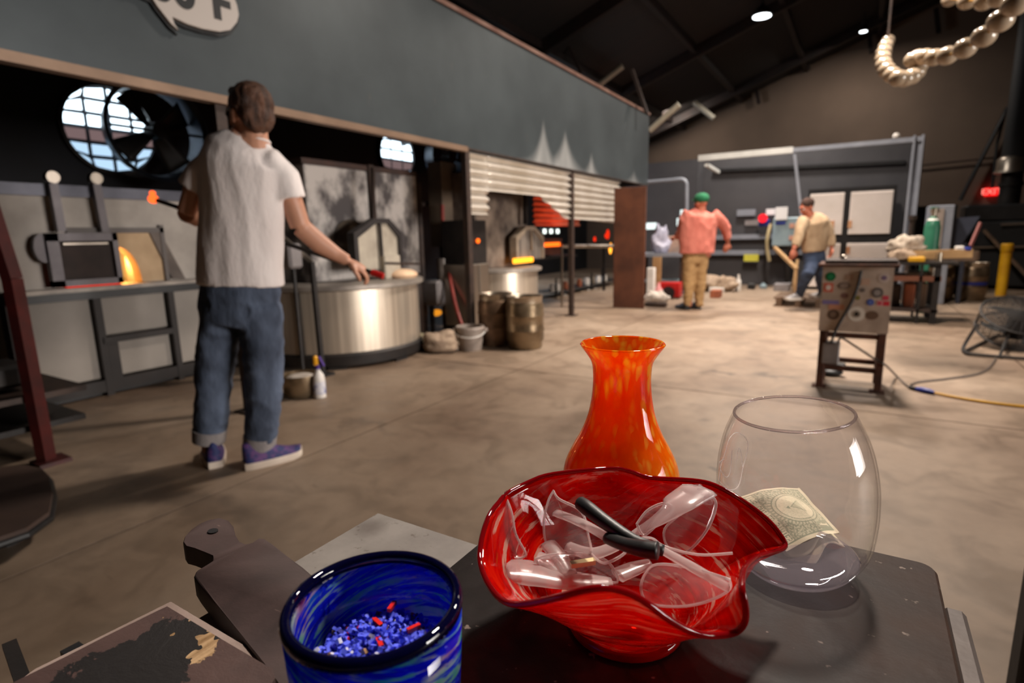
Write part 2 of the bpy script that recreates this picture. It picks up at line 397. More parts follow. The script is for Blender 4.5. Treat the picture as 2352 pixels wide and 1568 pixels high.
# windows on the left wall, with panes and bars, seen through the gap under the hood
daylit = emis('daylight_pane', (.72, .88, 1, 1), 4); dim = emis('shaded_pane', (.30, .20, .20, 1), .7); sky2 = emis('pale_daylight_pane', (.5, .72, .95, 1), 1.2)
def round_window(name, cpt, R, rows, cols, seed, full=daylit):
    u = WU+.03; c = Vector((u, cpt.y, cpt.z))
    b = MB(); n = 40
    b.lathe((WU+.0, c.y, c.z), [(R, 0), (R*1.08, 0), (R*1.08, .08), (R, .08)], 40, (1, 0, 0), closed=True)
    fr = b.build(name, MT['blackmetal'], None, kind='structure')
    rr = random.Random(seed); g = .045
    for i in range(cols):
        for j in range(rows):
            y0 = -R+2*R*i/cols+g/2; y1 = -R+2*R*(i+1)/cols-g/2; z0 = -R+2*R*j/rows+g/2; z1 = -R+2*R*(j+1)/rows-g/2
            pts = []
            for k in range(5):
                for (ya, za) in ((y0, z0+(z1-z0)*k/4),): pts.append((ya, za))
            pts = [(y0, z0), (y1, z0), (y1, z1), (y0, z1)]
            out = []
            for (a, bb) in pts:
                d = math.hypot(a, bb)
                if d > R*.985: a, bb = a*R*.985/d, bb*R*.985/d
                out.append((a, bb))
            area_ = abs(sum(out[k][0]*out[(k+1) % 4][1]-out[(k+1) % 4][0]*out[k][1] for k in range(4)))/2
            if area_ < .0015: continue
            p = MB(); p.prism([(u, c.y+a, c.z+bb) for a, bb in out], (.012, 0, 0))
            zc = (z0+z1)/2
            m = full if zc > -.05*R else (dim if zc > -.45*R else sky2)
            p.build('pane', m, fr, 0)
    return fr, c
wf, wc = round_window('window_1', U(250, 300, WU), .50, 6, 4, 1)
wf2, wc2 = round_window('window_2', U(908, 357, WU), .47, 5, 3, 2)
# exhaust fans in front of them
def wall_fan(c, R, lab, off=(.55, .22, -.05), blades=4, a0=.6):
    c = c + Vector(off); o = thing('exhaust_fan', (c.x, c.y, c.z-R*1.2), lab, 'fan')
    b = MB(); b.lathe(c, [(R, -.1), (R*1.03, -.1), (R*1.12, .12), (R*1.2, .16), (R*1.17, .17), (R*1.08, .13), (R, -.06)], 40, (1, 0, 0), closed=True)
    b.build('shroud', pm('fan_shroud_metal', rgb(70, 74, 84), rgb(50, 54, 62), 3, .4, .6), o)
    for k in range(blades):
        a = a0+2*PI*k/blades; r_ = Vector((0, math.cos(a), math.sin(a))); t_ = Vector((0, -math.sin(a), math.cos(a)))
        bl = MB()
        bl.grid(lambda s, t: c + r_*(R*(.12+.84*s)) + t_*((t-.5)*R*(.18+.42*s)) + Vector((1, 0, 0))*((t-.5)*.10), 6, 4)
        bl.build('blade', MT['blackmetal'], o, solid=.006)
    b = MB(); b.cyl(c-Vector((.02, 0, 0)), c+Vector((.2, 0, 0)), R*.2); b.build('motor', MT['blackmetal'], o)
    b = MB(); b.bar(c+Vector((.12, 0, 0))-Vector((0, R*1.05, 0)), c+Vector((.12, 0, 0))+Vector((0, R*1.05, 0)), .03); b.build('brace', MT['blackmetal'], o)
wall_fan(wc, .50, 'large round exhaust fan before the bright window at left')
wall_fan(wc2, .47, 'round exhaust fan before the smaller bright window past the man', off=(.6, .75, -.05), a0=.3)

# ---------------------------------------------------------------- exhaust hood
HU = -3.4
def hood_mat():
    t = NT('grey_green_hood_paint'); v = t.coord((1, 1, 1)); a = t.noise(v, 1.2, 6, .6)
    col = t.ramp(a, [(.3, rgb(56, 62, 65)), (.7, rgb(71, 78, 81))])
    st = t.noise(t.coord((1, 2.2, .16)), 1.6, 4, .5)
    # a pale heat stain with its own shape near the bottom edge
    tc = t.n('ShaderNodeTexCoord'); sp = t.n('ShaderNodeSeparateXYZ'); t.l(tc.outputs['Object'], sp.inputs[0])
    def math_(op, a, b=None):
        m = t.n('ShaderNodeMath', operation=op)
        for i, x in enumerate((a, b)):
            if x is None: continue
            if isinstance(x, (int, float)): m.inputs[i].default_value = x
            else: t.l(x, m.inputs[i])
        return m.outputs[0]
    y, z = sp.outputs[1], sp.outputs[2]
    def spike(yc, wd, h0):
        dy = math_('ABSOLUTE', math_('SUBTRACT', y, yc-4)); q = math_('DIVIDE', dy, wd)
        prof = math_('MULTIPLY', math_('EXPONENT', math_('MULTIPLY', q, -1.6)), h0)     # height of the stain there
        return math_('MULTIPLY', math_('SUBTRACT', prof, z), 5.0)
    k = None
    for yc, wd, h0 in ((6.35, .28, .55), (6.95, .42, .50), (7.8, .22, .32), (9.6, .3, .22)):
        s_ = t.n('ShaderNodeClamp'); t.l(spike(yc, wd, h0), s_.inputs[0]); k = s_.outputs[0] if k is None else math_('MAXIMUM', k, s_.outputs[0])
    k = math_('MULTIPLY', math_('MULTIPLY', k, .62), math_('ADD', math_('MULTIPLY', st, .9), .2))
    col = t.mix(k, col, rgb(206, 206, 204))
    rust = t.ramp(t.noise(t.coord((1, 3, 1)), 2, 6, .7), [(.66, WH(0)), (.8, WH(.4))])
    col = t.mix(rust, col, rgb(120, 108, 96))
    t.pr(col, .42, .35, a, .08, .01); return t.m
MT['hood'] = hood_mat()
hood = thing('exhaust_hood', (HU, 4, 2.0), 'long grey green metal exhaust hood over the furnaces at left', 'hood')
hb = MB(); hb.bx(HU-.015, HU, -4.5, 10.34, 1.998, 3.21); hb.build('face_panel', MT['hood'], hood, 0)
hb = MB(); hb.bx(-7.9, HU, 10.34, 10.355, 1.998, 3.21); hb.build('end_panel', MT['hood'], hood, 0)
hb = MB(); hb.bx(-7.95, HU-.02, -4.5, 10.33, 3.17, 3.2); hb.build('top_panel', MT['blackmetal'], hood, 0)
hb = MB(); hb.bx(HU-.03, HU+.02, -4.5, 10.36, 3.205, 3.245); hb.build('top_rail', pm('rusty_top_rail', rgb(96, 62, 50), rgb(124, 96, 84), 3, .6, .3), hood, 0)
hb = MB(); hb.bx(HU-.04, HU+.03, -4.5, 4.72, 1.955, 2.005); hb.build('bottom_rail', pm('brown_bottom_rail', rgb(128, 104, 86), rgb(146, 120, 100), 3, .45, .5), hood, 0)
hb = MB(); hb.bx(HU-.04, HU+.01, 4.72, 10.34, 1.985, 2.0); hb.build('bottom_rail', MT['darkiron'], hood, 0)
for vp in (U(515, 300, HU).y, 4.76, U(1318, 500, HU).y):
    hb = MB(); hb.bx(HU-.07, HU-.01, vp-.035, vp+.035, 0, 1.99); hb.build('post', MT['darkiron'], hood, 0)
    hb = MB(); hb.bx(HU-.11, HU+.03, vp-.08, vp+.08, 0, .012); hb.build('base_plate', MT['darkiron'], hood, 0)
# corrugated sheets under the hood, horizontal ridges (waves stacked in z), bottom edge cut
def corrugated(name, u, v0, v1, ztop, zbot, parent, mat, pitch=.088, amp=.022):
    b = MB(); nz = int((ztop-min(zbot(v0), zbot(v1), 1.2))/pitch*6)+60; nv = 40
    def fn(s, t):
        v = v0+(v1-v0)*s; zb = zbot(v); z = ztop-(ztop-zb)*t
        return Vector((u+amp*math.sin(2*PI*(ztop-z)/pitch), v, z))
    b.grid(fn, nv, 84); return b.build(name, mat, parent, 60, solid=.003)
va = U(1075, 450, HU).y; vb_ = U(1127, 450, HU).y; vc = U(1245, 450, HU).y; vd = U(1318, 500, HU).y; ve = U(1409, 480, HU-.02).y
zA = U(1100, 492, HU).z; zB = U(1186, 444, HU).z; zC = U(1312, 502, HU).z; zD = U(1400, 512, HU).z
def zb1(v):
    if v < vb_: return zA
    if v < vc: return zB
    return zB + (zC-zB)*min(1, (v-vc)/max(.01, vd-vc)*1.25)
corrugated('corrugated_sheet', HU-.04, va+.02, vb_, 1.98, lambda v: zA, hood, MT['galv'])
corrugated('corrugated_sheet', HU-.04, vb_, vd-.03, 1.98, lambda v: zB if v < vc else zb1(v), hood, MT['galv'])
corrugated('corrugated_sheet', HU-.04, vd+.03, ve+.3, 1.98, lambda v: zC+(zD-zC)*(v-vd)/(ve+.3-vd), hood, MT['galv'])

# speech bubble sign on the hood
def hp(px, py, off=.03): return U(px, py, HU+off)
sign = thing('speech_bubble_sign', hp(440, 73), 'white speech bubble sign with black lettering on the hood', 'sign')
c0 = hp(452, -14); outl = []
bub = [(346, -2), (356, 14), (370, 32), (388, 55), (406, 71), (396, 56), (391, 40), (400, 44), (425, 56), (460, 67), (500, 74), (525, 70), (540, 52), (544, 36), (540, 14), (532, -8), (515, -40), (480, -80), (430, -112), (370, -135), (310, -150), (255, -148), (215, -125), (205, -90), (230, -58), (275, -32), (315, -16)]
b = MB(); pts = [hp(*q) for q in bub]; b.prism(pts, (.02, 0, 0)); b.build('sign_face', pm('sign_white', rgb(196, 186, 178), None, 3, .5), sign, 0)
b = MB(); cc = sum(pts, Vector())/len(pts); b.prism([p+Vector((-.025, .004, -.014)) + (p-cc)*.035 for p in pts], (.022, 0, 0)); b.build('sign_backing', MT['black'], sign, 0)
tc = U(376, -34, HU+.053); tM = Matrix(((0, 0, 1, tc.x), (1, 0, 0, tc.y), (0, 1, 0, tc.z), (0, 0, 0, 1)))
text('2,100°F', .25, tM, .002, MT['black'], 'lettering', sign, offset=.010)

# shield plate at the end of the hood
b = MB(); p0, p1 = Z(1403, 707, 0), Z(1481, 708, 0)
zt_ = V(1445, 430, 8.3).z
b.bx(p0.x, p1.x, 8.3, 8.325, .0, zt_, .004)
b.build('shield_plate', MT['rust'], None, label='tall rusty brown steel plate standing at the far end of the hood', cat='steel plate')
# ---------------------------------------------------------------- left furnace with its ledge
FU = -4.85
def F(px, py, off=0): return U(px, py, FU+off)
y0, y1 = F(50, 660).y-.12, 3.02
LZ = .83
fur = thing('reheating_furnace', (FU-.5, (y0+y1)/2, 0), 'pale grey furnace with steel ledge and glowing door beside the man', 'furnace')
b = MB()
# front wall with a door opening cut in it
oy0, oy1 = F(200, 600, .0).y, F(330, 600).y; oz0 = LZ+.03; oz1 = F(285, 568).z
b.bx(FU-.9, FU-.02, y0, oy0, LZ-.02, 1.47); b.bx(FU-.9, FU-.02, oy1, y1, LZ-.02, 1.47); oz1 = F(285, 568).z
b.bx(FU-.9, FU-.02, oy0, oy1, oz1+.06, 1.47)
MT['furnbody'] = pm('pale_furnace_plate', rgb(182, 172, 162), rgb(148, 139, 130), 1.6, .55, .1, .15, stops=(.4, .62))
b.build('furnace_body', MT['furnbody'], fur, 0)
b = MB(); b.bx(FU-.9, FU+.02, y0-.02, y1+.02, 1.47, 1.55); b.build('top_channel', pm('blue_grey_channel', rgb(92, 92, 102), rgb(74, 74, 84), 4, .45, .4), fur, 0)
b = MB(); b.bx(FU-.85, FU+.12, y0, y1, LZ-.03, LZ); b.build('ledge', MT['sootsteel'], fur, 0)
b = MB(); b.bx(FU-.85, FU+.13, y0-.01, y1+.01, LZ-.085, LZ-.03); b.build('ledge_beam', MT['black'], fur, 0)
b = MB(); b.bx(FU-.9, FU-.05, y0, y1, .06, LZ-.085); b.build('lower_body', MT['lightpanel'], fur, 0)
MT['furnframe'] = pm('brown_black_frame', rgb(26, 20, 18), rgb(36, 28, 25), 6, .6, .1)
def post(py, px_, w=.055): return F(px_, py).y
for ya, w_ in ((y0+.03, .07), (F(232, 800).y, .05), (F(398, 780).y, .045), (y1-.03, .05)):
    b = MB(); b.bx(FU-.05, FU+.06, ya-w_/2, ya+w_/2, .0, LZ-.08); b.build('frame_post', MT['furnframe'], fur, 0)
yb0, yb1 = F(232, 800).y, F(398, 780).y
b = MB(); b.bx(FU-.05, FU+.075, yb0, yb1, F(300, 768).z-.03, F(300, 768).z+.015); b.build('frame_rail', MT['furnframe'], fur, 0)
b = MB(); b.bx(FU-.05, FU+.05, yb0+.03, yb0+.10, .1, F(300, 768).z-.03); b.build('frame_post', MT['furnframe'], fur, 0)
b = MB(); b.bx(FU-.06, FU+.055, y0, y1, .03, .12); b.build('bottom_rail', MT['furnframe'], fur, 0)
b = MB(); b.bx(FU-.4, FU-.02, y0, y1, .0, .06); b.build('plinth', MT['black'], fur, 0)
def clean(ya, yb, za, zb):
    b = MB(); b.bx(FU-.03, FU+.0, ya, yb, za, zb, .004); b.build('front_panel', MT['lightpanel'], fur, 0)
zr = F(300, 768).z
clean(y0+.07, yb0-.03, .13, LZ-.09); clean(yb0+.11, yb1-.03, .13, zr-.04); clean(yb0+.03, yb1-.03, zr+.025, LZ-.09); clean(yb1+.03, y1-.06, .13, LZ-.09)
# hot interior seen past the sliding door, arch shaped
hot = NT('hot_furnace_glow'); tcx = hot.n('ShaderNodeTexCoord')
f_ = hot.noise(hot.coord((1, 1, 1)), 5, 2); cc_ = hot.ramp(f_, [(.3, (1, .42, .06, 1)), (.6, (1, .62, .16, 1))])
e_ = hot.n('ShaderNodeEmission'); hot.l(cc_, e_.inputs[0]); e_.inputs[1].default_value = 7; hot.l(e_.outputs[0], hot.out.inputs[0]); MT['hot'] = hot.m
MT['orangeglow'] = emis('orange_glow', (1, .14, .01, 1), 2.6); MT['redglow'] = emis('red_glow', (1, .03, .006, 1), 1.2)
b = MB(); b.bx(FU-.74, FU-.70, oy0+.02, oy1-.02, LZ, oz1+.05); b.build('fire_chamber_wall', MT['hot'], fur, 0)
# refractory frame around the opening with a quarter-arch mouth
g0, g1 = F(276, 600).y, F(327, 635).y
b = MB(); arc = []
zt2 = F(285, 568).z
for k in range(11):
    a = PI/2*k/10; arc.append((FU-.01, g0+(g1-g0)*math.sin(a), LZ+.005+(zt2-LZ)*math.cos(a)))
ptsr = arc + [(FU-.01, g1+.17, LZ+.005), (FU-.01, g1+.17, zt2+.11), (FU-.01, g0, zt2+.11)]
b.prism(ptsr, (-.12, 0, 0)); b.build('refractory_block', pm('fire_brick', rgb(206, 176, 140), rgb(188, 158, 124), 6, .85), fur, 0)
b = MB(); b.bx(FU-.10, FU-.02, oy0-.1, g0, LZ+.005, zt2+.11); b.build('refractory_block', pm('scorched_brick', rgb(120, 96, 80), None, 5, .85), fur, 0)
b = MB(); b.bx(FU-.03, FU+.02, g1+.17, g1+.20, LZ, zt2+.17); b.bx(FU-.03, FU+.02, oy0-.1, g1+.2, zt2+.11, zt2+.15); b.build('frame_angle', pm('soot_trim', rgb(104, 96, 92), None, 5, .6), fur, 0)
# sliding door frame hung from two slanting rails
d0, d1 = F(112, 600, .08).y, F(275, 600, .08).y; dz0, dz1 = LZ+.012, F(190, 535, .08).z
du = FU+.08
MT['doorgrey'] = pm('door_frame_grey', rgb(92, 86, 90), rgb(110, 104, 106), 5, .5, .4)
b = MB(); b.bx(du-.04, du+.02, d0, d1, dz1-.055, dz1); b.bx(du-.04, du+.02, d0, d1, dz0, dz0+.045); b.bx(du-.04, du+.02, d0, d0+.07, dz0, dz1); b.bx(du-.04, du+.02, d1-.035, d1, dz0, dz1)
b.build('door_frame', MT['doorgrey'], fur, 0)
b = MB(); b.bx(FU-.01, FU+.03, F(150, 650).y, F(272, 645).y, LZ+.002, LZ+.014); b.build('glowing_gap', MT['redglow'], fur, 0)
b = MB(); b.bx(du-.05, du-.02, d0+.06, d1-.03, dz0+.04, dz1-.05); b.build('door_insulation', pm('dark_insulation', rgb(58, 46, 42), rgb(44, 36, 33), 7, .8), fur, 0)
b = MB(); b.bar((du-.005, d0+.10, dz1-.075), (du-.005, d1-.06, dz1-.075), .012); b.build('door_rod', MT['steel'], fur)
for ax, ay, bx_, by_ in ((118, 402, 140, 532), (218, 405, 240, 532)):
    b = MB(); b.bar(F(ax, ay+10, .07), F(bx_, by_, .07), .05, .05); b.build('door_rail', MT['doorgrey'], fur, 0)
    b = MB(); q = F(ax, ay+5, .09); b.cyl(q-Vector((.03, 0, 0)), q+Vector((.03, 0, 0)), .04, n=20); b.build('pulley', MT['steel'], fur)
b = MB(); q = F(95, 570, .02); b.lathe(q, [(.0, 0), (.10, 0), (.10, .05), (0, .05)], 24, (1, 0, 0), sx=.6); b.build('vent_port', MT['doorgrey'], fur)
b = MB(); b.prism([F(340, 530, .0), F(365, 530, .0), F(425, 640, .0), F(395, 640, 0)], (.01, 0, 0)); b.build('soot_plate', pm('soot_mark_plate', rgb(96, 86, 80), rgb(124, 112, 104), 5, .8), fur, 0)
ol = area('furnace_mouth_light', (FU-.3, (g0+g1)/2, LZ+.18), (FU+1, (g0+g1)/2, LZ), .16, 5, (1, .42, .1))

# ---------------------------------------------------------------- central round glory hole
def glory(o, c, r, hz, parts_label=None, ang0=0, seams=5, base=True):
    b = MB(); b.lathe((c.x, c.y, 0), [(r, .14), (r, hz-.05)], 64); b.lathe((c.x, c.y, 0), [(r-.01, .14), (r-.01, hz-.05)], 64)
    me = b.build('drum_shell', MT['steelwrap'], o, 40)
    b = MB(); b.lathe((c.x, c.y, 0), [(r+.03, hz-.055), (r+.055, hz-.045), (r+.055, hz-.01), (r+.03, hz), (0, hz), (0, hz-.055)], 64); b.build('ledge', MT['sootsteel'], o, 40)
    if base:
        b = MB(); b.lathe((c.x, c.y, 0), [(r-.06, 0.02), (r+.02, .03), (r+.03, .12), (r+.01, .14), (0, .14), (0, .02)], 64); b.build('base_ring', MT['blackmetal'], o, 40)
        for k in range(8):
            a = 2*PI*k/8; q = Vector((c.x+math.cos(a)*(r-.06), c.y+math.sin(a)*(r-.06), 0))
            b = MB(); b.box(q+Vector((0, 0, .012)), (.16, .16, .024), Matrix.Rotation(a, 3, 'Z')); b.build('foot', MT['blackmetal'], o, 0)
c1 = Vector((-4.42, 3.87, 0)); HZ1 = U(848, 652, -3.62).z+.0
gh = thing('glory_hole', c1, 'large round steel drum furnace with arched door in front of man', 'furnace')
glory(gh, c1, .79, HZ1)
for a in (-1.15, .9):
    q = c1+Vector((math.cos(a)*.80, math.sin(a)*.80, 0)); b = MB(); b.box(q+Vector((0, 0, HZ1/2+.05)), (.02, .035, HZ1-.12), Matrix.Rotation(a, 3, 'Z')); 
    b.build('strap', MT['blackmetal'], gh, 0)
# upright door panels on the ledge facing the shop
def W(px, py, u): return U(px, py, u)
pu = -4.25
ya, yb_ = W(708, 500, pu).y, W(850, 500, pu).y; yc_, yd = W(860, 500, pu).y, W(960, 500, pu).y; zt_ = W(780, 385, pu).z; zt3 = W(905, 398, pu).z
b = MB(); b.bx(pu-.5, pu, ya, yb_, HZ1, zt_, .01); b.build('door_panel', MT['smear'], gh, 0)
b = MB(); b.bx(pu-.5, pu, yc_, yd, HZ1, zt3, .01); b.build('door_panel', MT['smear'], gh, 0)
b = MB(); b.bx(pu-.04, pu+.03, yb_-.005, yc_+.005, HZ1+.45, zt_+.06); b.build('door_track', MT['darkiron'], gh, 0)
b = MB(); b.bx(pu-.52, pu+.01, ya-.03, yd+.0, zt_, zt_+.05); b.build('head_beam', pm('brown_head_beam', rgb(72, 50, 42), rgb(54, 40, 36), 5, .7), gh, 0)
b = MB(); b.lathe(W(806, 545, pu+.005), [(.0, 0), (.155, 0), (.17, .012), (.155, .02), (.135, .02), (.13, .004), (0, .004)], 40, (1, 0, 0), sx=1.25); b.build('burner_port', pm('port_brown', rgb(92, 78, 62), rgb(66, 56, 48), 5, .6, .3), gh)
# arched (cut-corner) refractory door pair in front
du2 = -3.98
def arch(o, px0, px1, pxm, pyt, pys, pyb, u, th, framew, mats):
    P = [U(px0, pyb, u), U(px0, pys, u), U(pxm-18*(px1-px0)/120, pyt, u), U(pxm+18*(px1-px0)/120, pyt, u), U(px1, pys, u), U(px1, pyb, u)]
    yL = P[0].y; yR = P[5].y; zB = P[0].z
    P = [Vector((u, yL, zB)), Vector((u, yL, P[1].z)), Vector((u, P[2].y, P[2].z)), Vector((u, P[3].y, P[2].z)), Vector((u, yR, P[1].z)), Vector((u, yR, zB))]
    c = sum(P, Vector())/6
    inner = [Vector((u, c.y+(p.y-c.y)*(1-framew/abs(yR-yL)*2), p.z if abs(p.z-zB) < 1e-6 else p.z-framew)) for p in P]
    b = MB(); n = 6
    vs = P+inner+[p+Vector((th, 0, 0)) for p in P]+[p+Vector((th, 0, 0)) for p in inner]; fs = []
    for i in range(5):
        j = i+1
        fs += [(i, j, 6+j, 6+i), (12+i, 18+i, 18+j, 12+j), (i, 12+i, 12+j, j), (6+i, 6+j, 18+j, 18+i)]
    fs += [(0, 6, 18, 12), (5, 17, 23, 11)]
    b.add(vs, fs); b.build('arch_frame', mats[0], o, 0)
    ym = (yL+yR)/2
    for sgn in (0, 1):
        half = [inner[0], inner[1], inner[2], Vector((u, ym-.006, inner[2].z)), Vector((u, ym-.006, zB))] if sgn == 0 else [Vector((u, ym+.006, zB)), Vector((u, ym+.006, inner[3].z)), inner[3], inner[4], inner[5]]
        b = MB(); b.prism([p+Vector((.02, 0, 0)) for p in half], (th*.5, 0, 0)); b.build('refractory_door', mats[1], o, 0)
    b = MB(); b.bar(Vector((u+th, ym+.025, zB+.12)), Vector((u+th, ym+.02, inner[2].z)), .02); b.build('door_bar', mats[0], o, 0)
MT['refr'] = pm('grey_refractory', rgb(176, 166, 150), rgb(150, 140, 126), 5, .8)
arch(gh, 803, 912, 862, 502, 535, 622, du2, .09, .045, (pm('arch_iron', rgb(58, 54, 54), rgb(44, 40, 40), 6, .5, .4), MT['refr']))
b = MB(); p_ = U(824, 470, du2+.04); b.bar(U(857, 385, du2), U(857, 505, du2), .03, .03); b.build('hanger_rod', MT['darkiron'], gh, 0)
b = MB(); q = U(925, 632, -3.85); b.ell((q.x, q.y, HZ1+.03), (.14, .16, .06)); b.build('glowing_fibre_pad', pm('warm_fibre', rgb(240, 206, 170), rgb(220, 180, 146), 6, .9), gh)
b = MB(); b.cyl(U(885, 604, -3.85), U(962, 606, -3.85), .012, n=8); b.build('rest_bar', MT['darkiron'], gh)
b = MB(); q = U(893, 586, -3.9); b.bx(q.x-.05, q.x+.05, q.y-.11, q.y+.11, HZ1, q.z, .01); b.build('fibre_block', MT['refr'], gh, 0)
# man-side steel column and pipe rack beside the drum
rk = thing('pipe_rest', Z(742, 862, 0), 'black pipe rest standing against the large drum', 'stand')
p_ = Z(742, 862, 0); b = MB(); b.bar((p_.x, p_.y, .0), (p_.x-.02, p_.y, U(738, 600, p_.x).z), .035); b.build('upright', MT['blackmetal'], rk, 0)
b = MB(); b.bar((p_.x-.02, p_.y, U(738, 600, p_.x).z), H(650, 545, hdepth(p_)), .03); b.build('rest_arm', MT['steel'], rk, 0)
b = MB(); b.box((p_.x, p_.y, .01), (.14, .14, .02)); b.build('foot_plate', MT['blackmetal'], rk, 0)
q = H(672, 588, hdepth(p_)-.05); o = thing('switch_box', (q.x, q.y, 0), 'small grey box on a thin black post between the man and the drum', 'box')
b = MB(); b.box(q, (.10, .13, .2), None, .02); b.build('housing', MT['greybox'], o, 0); b = MB(); b.cyl(q+Vector((0, 0, -.1)), (q.x, q.y, 0), .016, n=8); b.build('post', MT['blackmetal'], o)
# ---------------------------------------------------------------- second glory hole, behind the corrugated sheet
u2 = -3.75
gh2 = thing('glory_hole', (u2-.45, U(1190, 660, u2).y, 0), 'smaller drum furnace with glowing slot, under the corrugated sheets', 'furnace')
e0, e1 = U(1130, 640, u2).y, U(1246, 640, u2).y; c2 = Vector((u2-.42, (e0+e1)/2+.05, 0)); r2 = (e1-e0)/2*.92; HZ2 = U(1190, 618, u2+.2).z
glory(gh2, c2, r2, HZ2, base=True)
b = MB(); b.bx(u2-.7, u2-.22, e0, e1, HZ2, 1.9, .01); b.build('door_panel', pm('smeared_brown_panel', rgb(74, 62, 56), rgb(140, 124, 110), 2.5, .7, .1, stops=(.42, .62)), gh2, 0)
arch(gh2, 1172, 1236, 1204, 520, 545, 598, u2-.12, .1, .05, (pm('arch_pale', rgb(176, 160, 140), rgb(150, 134, 118), 6, .5, .4), pm('arch_core', rgb(150, 140, 130), rgb(80, 74, 70), 6, .6, .2, stretch=(1, 6, .2))))
b = MB(); s0, s1 = U(1184, 598, u2), U(1226, 598, u2); b.bx(u2-.05, u2+.0, s0.y, s1.y, U(1200, 604, u2).z, U(1200, 592, u2).z, .01); b.build('glowing_slot', emis('amber_slot', (1, .34, .02, 1), 3.2), gh2, 0)
b = MB(); b.bar(U(1207, 448, u2-.1), U(1207, 515, u2-.1), .05, .05); b.build('door_track', MT['blackmetal'], gh2, 0)
sc = thing('sheet_metal_cabinet', (u2, U(1105, 660, u2).y, 0), 'narrow upright grey steel cabinet right of the brown hood post', 'cabinet')
for a_, b__ in ((1084, 1101), (1103, 1124)):
    b = MB(); b.bx(u2-.4, u2, U(a_, 660, u2).y, U(b__, 660, u2).y, .1, U(1100, 606, u2).z, .008); b.build('steel_door', MT['steel'], sc, 0)
b = MB(); b.bx(u2-.4, u2+.01, U(1083, 660, u2).y, U(1125, 660, u2).y, 0, .1); b.build('plinth', MT['blackmetal'], sc, 0)
b = MB(); b.bx(u2-.42, u2-.05, U(1083, 560, u2).y, U(1125, 560, u2).y, U(1100, 606, u2).z, U(1100, 505, u2).z); b.build('dark_control_panel', MT['blackmetal'], sc, 0)
b = MB(); q = U(1098, 553, u2-.02); b.ell(q, (.02, .028, .028)); b.build('indicator_lamp', MT['orangeglow'], sc)
# ---------------------------------------------------------------- glowing kiln bay between the posts
ku = -4.3
kiln = thing('glowing_kiln', (ku-.4, U(1285, 560, ku).y, 0), 'dark kiln glowing orange inside, between the hood posts', 'kiln')
k0, k1 = U(1235, 560, ku).y, U(1300, 560, ku).y
b = MB(); b.bx(ku-.5, ku, k0-.4, k1-.15, U(1270, 585, ku).z, U(1270, 548, ku).z); b.build('kiln_body', pm('kiln_brown', rgb(96, 44, 24), rgb(70, 32, 20), 5, .7), kiln, 0)
b = MB(); b.bx(ku-.0, ku+.02, U(1243, 560, ku).y, U(1284, 560, ku).y, U(1264, 566, ku).z, U(1264, 557, ku).z); b.build('glowing_slot', MT['orangeglow'], kiln, 0)
b = MB(); b.bx(ku-.55, ku+.02, k0-.4, k1+.4, U(1270, 588, ku).z-.04, U(1270, 588, ku).z); b.build('kiln_shelf', MT['blackmetal'], kiln, 0)
for yy in (k0-.35, k1+.35):
    b = MB(); b.bx(ku-.1, ku-.04, yy-.03, yy+.03, 0, U(1270, 588, ku).z-.04); b.build('leg', MT['blackmetal'], kiln, 0)
wg = emis('white_green_lamp', (.9, 1, .92, 1), 2.5)
for k in range(3):
    q = U(1251+15*k, 531, -6.2); o = thing('work_lamp', q, ('left', 'middle', 'right')[k]+' one of three small square white lamps above the kiln', 'lamp', 'row of work lamps above the kiln')
    b = MB(); b.box(q, (.02, .13, .10), None, .01); b.build('lamp_face', wg, o); b = MB(); b.box(q-Vector((.06, 0, 0)), (.08, .16, .14), None, .01); b.build('housing', MT['blackmetal'], o)
    b = MB(); b.bar(q+Vector((-.06, 0, .06)), Vector((q.x-.06, q.y, 3.178)), .02); b.build('stem', MT['blackmetal'], o)
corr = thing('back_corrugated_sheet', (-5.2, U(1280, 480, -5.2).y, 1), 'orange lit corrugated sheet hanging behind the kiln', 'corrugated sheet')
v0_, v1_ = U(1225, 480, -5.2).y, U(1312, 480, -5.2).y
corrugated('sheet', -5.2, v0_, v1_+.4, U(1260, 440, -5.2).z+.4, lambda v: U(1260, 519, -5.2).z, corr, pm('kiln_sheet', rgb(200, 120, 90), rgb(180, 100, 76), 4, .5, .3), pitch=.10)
area('kiln_glow_light', (-4.6, (v0_+v1_)/2+.1, 1.05), (-5.2, (v0_+v1_)/2, 1.8), .5, 9, (1, .13, .02))
# reflections shown as added glowing shapes further along
bn = thing('reflection_glow', (-4.4, U(1400, 560, -4.4).y, 0), 'small upright glowing shapes in place of reflections left of the rusty plate', 'reflection')
q = U(1402, 570, -4.4); b = MB(); b.ell(q, (.03, .045, .12)); b.build('yellow_reflection', emis('yellow_reflection_glow', (1, .36, .03, 1), 3), bn)
q = U(1396, 538, -4.4); b = MB(); b.ell(q, (.03, .05, .10)); b.ell(q+Vector((0, -.08, -.03)), (.03, .05, .05)); b.build('red_reflection', MT['redglow'], bn)
q = U(1366, 549, -4.5); b = MB(); b.ell(q, (.02, .05, .05)); b.build('red_reflection_spot', MT['redglow'], bn)
b = MB(); b.bar((-4.42, q.y+.3, 0), (-4.42, q.y+.3, q.z-.1), .05); b.bar((-4.42, q.y, q.z-.1), (-4.42, q.y+.7, q.z-.1), .05); b.build('reflection_stand', MT['blackmetal'], bn, 0)
b = MB(); b.cyl(U(1290, 565, -4.0), U(1450, 565, -3.35), .03, n=10); b.bar(U(1290, 565, -4.0), Vector((U(1290, 565, -4.0).x, U(1290, 565, -4.0).y, 0)), .03); b.build('pipe_rail', MT['steel'], None, label='horizontal steel pipe rail crossing before the glowing shapes', cat='rail')
